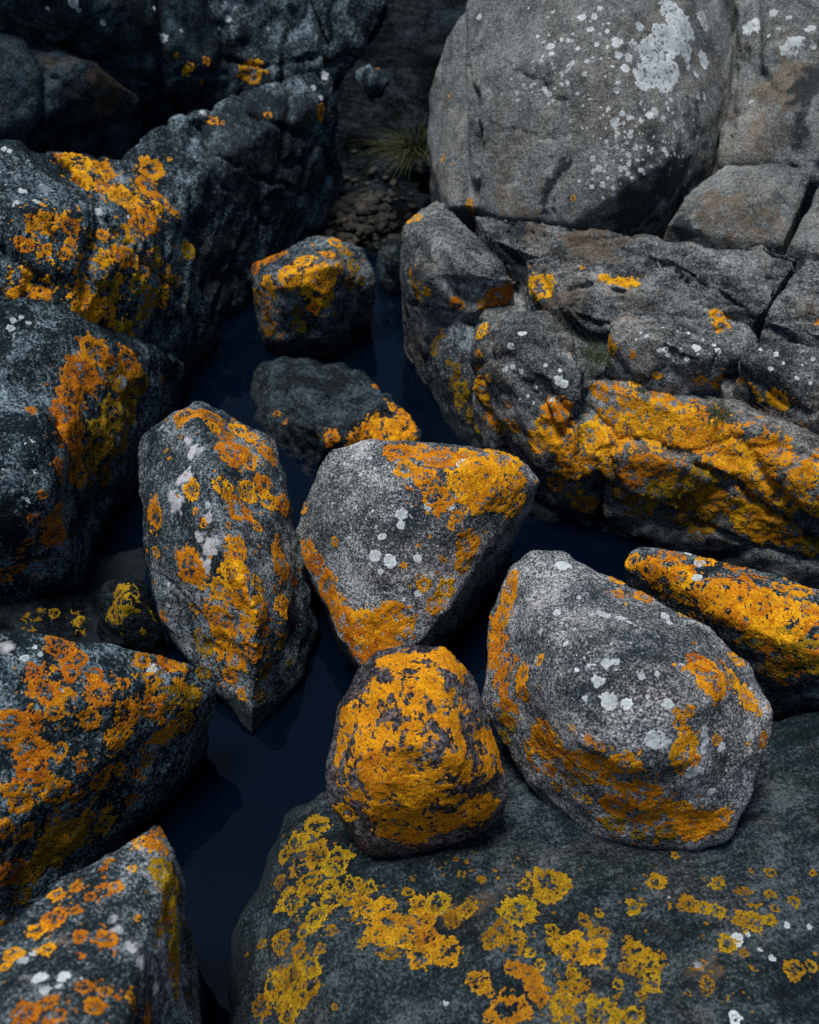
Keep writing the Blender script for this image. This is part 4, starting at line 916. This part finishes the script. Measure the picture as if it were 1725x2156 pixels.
add_lichen(rk, o, og, [(x, y, r, 'w') for x, y, r in [(1587,54,18),(1672,94,20),(1707,60,10),(1662,37,6),(1629,26,8),(1712,95,8),(1640,60,4),(1620,75,4),(1690,80,5),(1582,215,5),(1600,190,3)]], 'white')

# --- the big pale dome on top
rk = build_rock([[(1000,300,.39),(1005,430,.35),(1060,450,.37),(1200,472,.40),(1330,492,.375),(1400,487,.355),(1470,425,.36),(1520,335,.40),(1540,200,.50),(1545,90,.56),(1530,0,.62),(1500,-150,.72),(1200,-200,.8),
    (1000,-60,.66),(985,20,.62),(985,160,.56),(1150,120,.65),(1130,300,.515),(1290,330,.53),(1300,170,.645),(1300,0,.73),(1420,230,.58),(1420,80,.66),(1200,430,.435),(1300,400,.485),(1410,330,.535),(1150,0,.70)],
    [(985,20,.60),(960,60,.57),(925,130,.47),(905,200,.42),(898,300,.34),(920,380,.32),(945,430,.32),(1010,430,.35),(1040,250,.44),(1030,100,.55)]],
    0.0062, 14, 35, amp=(0.010, 0.004, 0.0014), facet=(0.05, 4), inset=0.3, bottom=0.15,
    cracks=[([(1000,110),(1060,130),(1130,165),(1180,210),(1230,260)], .005, .008), ([(1010,300),(1040,282),(1080,280),(1170,290)], .0045, .008), ([(985,120),(1000,220),(1005,330),(1000,420)], .012, .022), ([(1020,390),(1100,380),(1160,340)], .0045, .007), ([(1140,470),(1150,400),(1190,360)], .005, .006), ([(1240,150),(1310,170),(1350,165)], .004, .003)],
    dents=[(1220,285,30,.010)],
    paint=[('stain_shade',1190,345,20,.9),('stain_shade',1172,365,14,.9),('stain_shade',1158,385,14,.9),('stain_shade',1150,405,12,.9),('stain_shade',1146,425,10,.9),('stain_shade',1146,445,9,.9),('stain_shade',1166,440,6,.9),('stain_shade',1168,420,6,.8),('stain_shade',1215,285,30,.5),('stain_shade',1190,270,18,.4),('stain_shade',1400,300,60,.5),('stain_shade',1420,380,90,.75),('stain_shade',1350,440,70,.8),('stain_shade',1460,250,50,.55),('stain_shade',1200,420,10,.5),('stain_shade',1480,110,40,.35),  # narrow streaks are real marks; broad lower-right patches paint in the undercut's shade
           ('warm',1060,300,80,.35),('warm',1080,430,70,.5),('warm',1250,450,60,.4),('warm',1040,200,60,.3)])
o, og = finish(rk, 'boulder', 'dome', label='huge pale domed boulder at the top right with a big white lichen blotch', category='boulder')
W1 = [([(1417,25,28),(1440,55,35),(1480,45,20),(1405,85,40),(1370,110,30),(1440,95,30),(1400,150,32),(1350,180,14),(1360,160,25),(1400,180,18),(1335,95,12)],'wl')]
W1 += [(x, y, r, 'w') for x, y, r in [(1299,89,11),(1303,116,8),(1324,121,9),(1317,144,9),(1449,135,11),(1482,125,17),(1465,157,8),(1379,235,9),(1367,242,8),(1483,203,8),(1424,263,8),(1347,55,10),(1532,27,20),(1159,97,8),(1252,35,7),(1244,61,7),
    (1217,101,5),(1299,190,6),(1199,141,6),(1207,131,5),(1279,65,5),(1282,48,4),(1264,17,6),(1167,143,4),(1139,128,5),(1257,93,5),(1232,156,5),(1182,156,5),(1197,85,5),(1227,37,9),(1147,187,5),(1057,199,3),(1249,335,6),(1262,354,7),(1327,286,6),(1324,342,6),(1322,365,5)]]
rs = np.random.default_rng(5)
for cx, cy, sx, sy, k in [(1310,290,50,50,95),(1210,110,110,80,60),(1400,310,65,55,55),(1440,250,55,45,30),(1140,190,80,45,26),(1280,370,45,35,20)]:
    for _ in range(k):
        W1.append((cx + rs.normal() * sx * .7, cy + rs.normal() * sy * .7, float(np.clip(rs.lognormal(1.0, .4), 1.9, 6)), 'w'))
add_lichen(rk, o, og, W1, 'white', cell=0.0024, small=7.5)
add_lichen(rk, o, og, [([(988,425,8),(992,440,10),(997,452,7)],'g'),(1207,417,5),(947,201,4),(934,332,6),(952,345,4)], 'gold', cell=0.0024)

# ================================================================== small things in the gaps
def pebble_field(name, px, py, rx, ry, count, size, seed, rkk):
    rs = np.random.default_rng(seed)
    bm = bmesh.new(); bmesh.ops.create_icosphere(bm, subdivisions=2, radius=1.0)
    bv = np.array([v.co[:] for v in bm.verts]); bf = np.array([[v.index for v in f.verts] for f in bm.faces]); bm.free()
    Vs, Fs, off = [], [], 0
    for k in range(count):
        a, q = rs.uniform(0, 6.283), abs(rs.normal()) * .62
        hit = cast(rkk, px + math.cos(a) * q * rx, py + math.sin(a) * q * ry)
        if hit is None: continue
        sc = size * rs.lognormal(0, .5) * np.array([1, rs.uniform(.5, .95), rs.uniform(.35, .7)])
        v = np.clip(bv * (1 + 0.35 * noise(bv * 1.3 + k * 3.1)[:, None]), -.8, .8) * sc
        th, ph = rs.uniform(0, 6.28), rs.normal(0, .35)
        c, s_ = math.cos(th), math.sin(th)
        v = v @ np.array([[c, s_, 0], [-s_, c, 0], [0, 0, 1]]) @ np.array([[1, 0, 0], [0, math.cos(ph), math.sin(ph)], [0, -math.sin(ph), math.cos(ph)]])
        Vs.append(v + hit[0] + np.array([0, 0, rs.uniform(0.0, .8) * sc[2]])); Fs.append(bf + off); off += len(bv)
    me = mesh_from(name, np.vstack(Vs), np.vstack(Fs), 'pebble')
    return link(name, me, label='small brown and grey pebbles lying in the gully', category='gravel', kind='stuff')
pebble_field('gravel', 765, 455, 85, 65, 520, 0.0095, 3, rkg)

def tuft(name, base, count, length, spread, seed, mats, label, cat, lean=(0, 0), wid=0.0022, rise=1.0):
    rs = np.random.default_rng(seed)
    root = link(name, None, base); root['label'] = label; root['category'] = cat
    for part, mt, frac in mats:
        V, F = [], []
        for k in range(int(count * frac)):
            az = rs.uniform(0, 6.283); L = length * rs.uniform(.5, 1.1); out = rs.uniform(.2, 1.0) * spread
            d = np.array([math.cos(az) * out + lean[0], math.sin(az) * out + lean[1], rise])
            d /= np.linalg.norm(d); side = np.cross(d, [0, 0, 1]); side /= np.linalg.norm(side) + 1e-9
            p0 = np.array([rs.normal() * .012, rs.normal() * .012, -0.008])
            droop = rs.uniform(.35, 1.0)
            for j in range(6):
                t = j / 5
                p = p0 + d * L * t + np.array([d[0], d[1], -1.0]) * L * droop * .55 * t * t + rs.normal(size=3) * .001
                w = wid * (1 - t * .92)
                V += [p - side * w, p + side * w]
            b = len(V) - 12
            for j in range(5): F.append([b + 2 * j, b + 2 * j + 1, b + 2 * j + 3, b + 2 * j + 2])
        link(part, mesh_from(part, np.array(V), np.array(F), mt), None, root)

hit = cast(rkg, 885, 330)
tuft('grass_tuft', tuple(P(880, 320, .24)), 300, 0.15, 0.9, 4, [('green_blades', 'grass', .55), ('dry_blades', 'straw', .45)], 'shaggy green and straw grass tuft hanging beside the pale domed boulder', 'grass tuft', lean=(-.35, -.5))
for (x, y, z, n_, ln, sd, lab, mt) in [(1262,752,.30,110,.05,11,'little green sprig in the crack left of the white-spotted block','grass'),(1212,895,.235,70,.03,12,'tiny green sprig low among the orange lichen beside the pale nose','grass'),
        (1350,822,.295,70,.035,13,'tiny green sprig on the upper rim of the orange face','grass'),(1515,868,.30,70,.035,14,'green sprig in the crack beneath the right-hand block','grass'),(1645,880,.295,90,.06,15,'dry grey twiggy sprig in the crack at the right edge','twig')]:
    tuft('plant_sprig' , tuple(P(x, y, z)), n_, ln, 1.3, sd, [('stalks', mt, 1.0)], lab, 'plant', wid=0.0009)

for o in bpy.data.objects:
    if '_o' in o: del o['_o']
print('SCRIPT', round(time.time() - T0, 1), 's  tris', sum(len(o.data.polygons) * 2 for o in bpy.data.objects if o.type == 'MESH'), 'objects', len(bpy.data.objects))
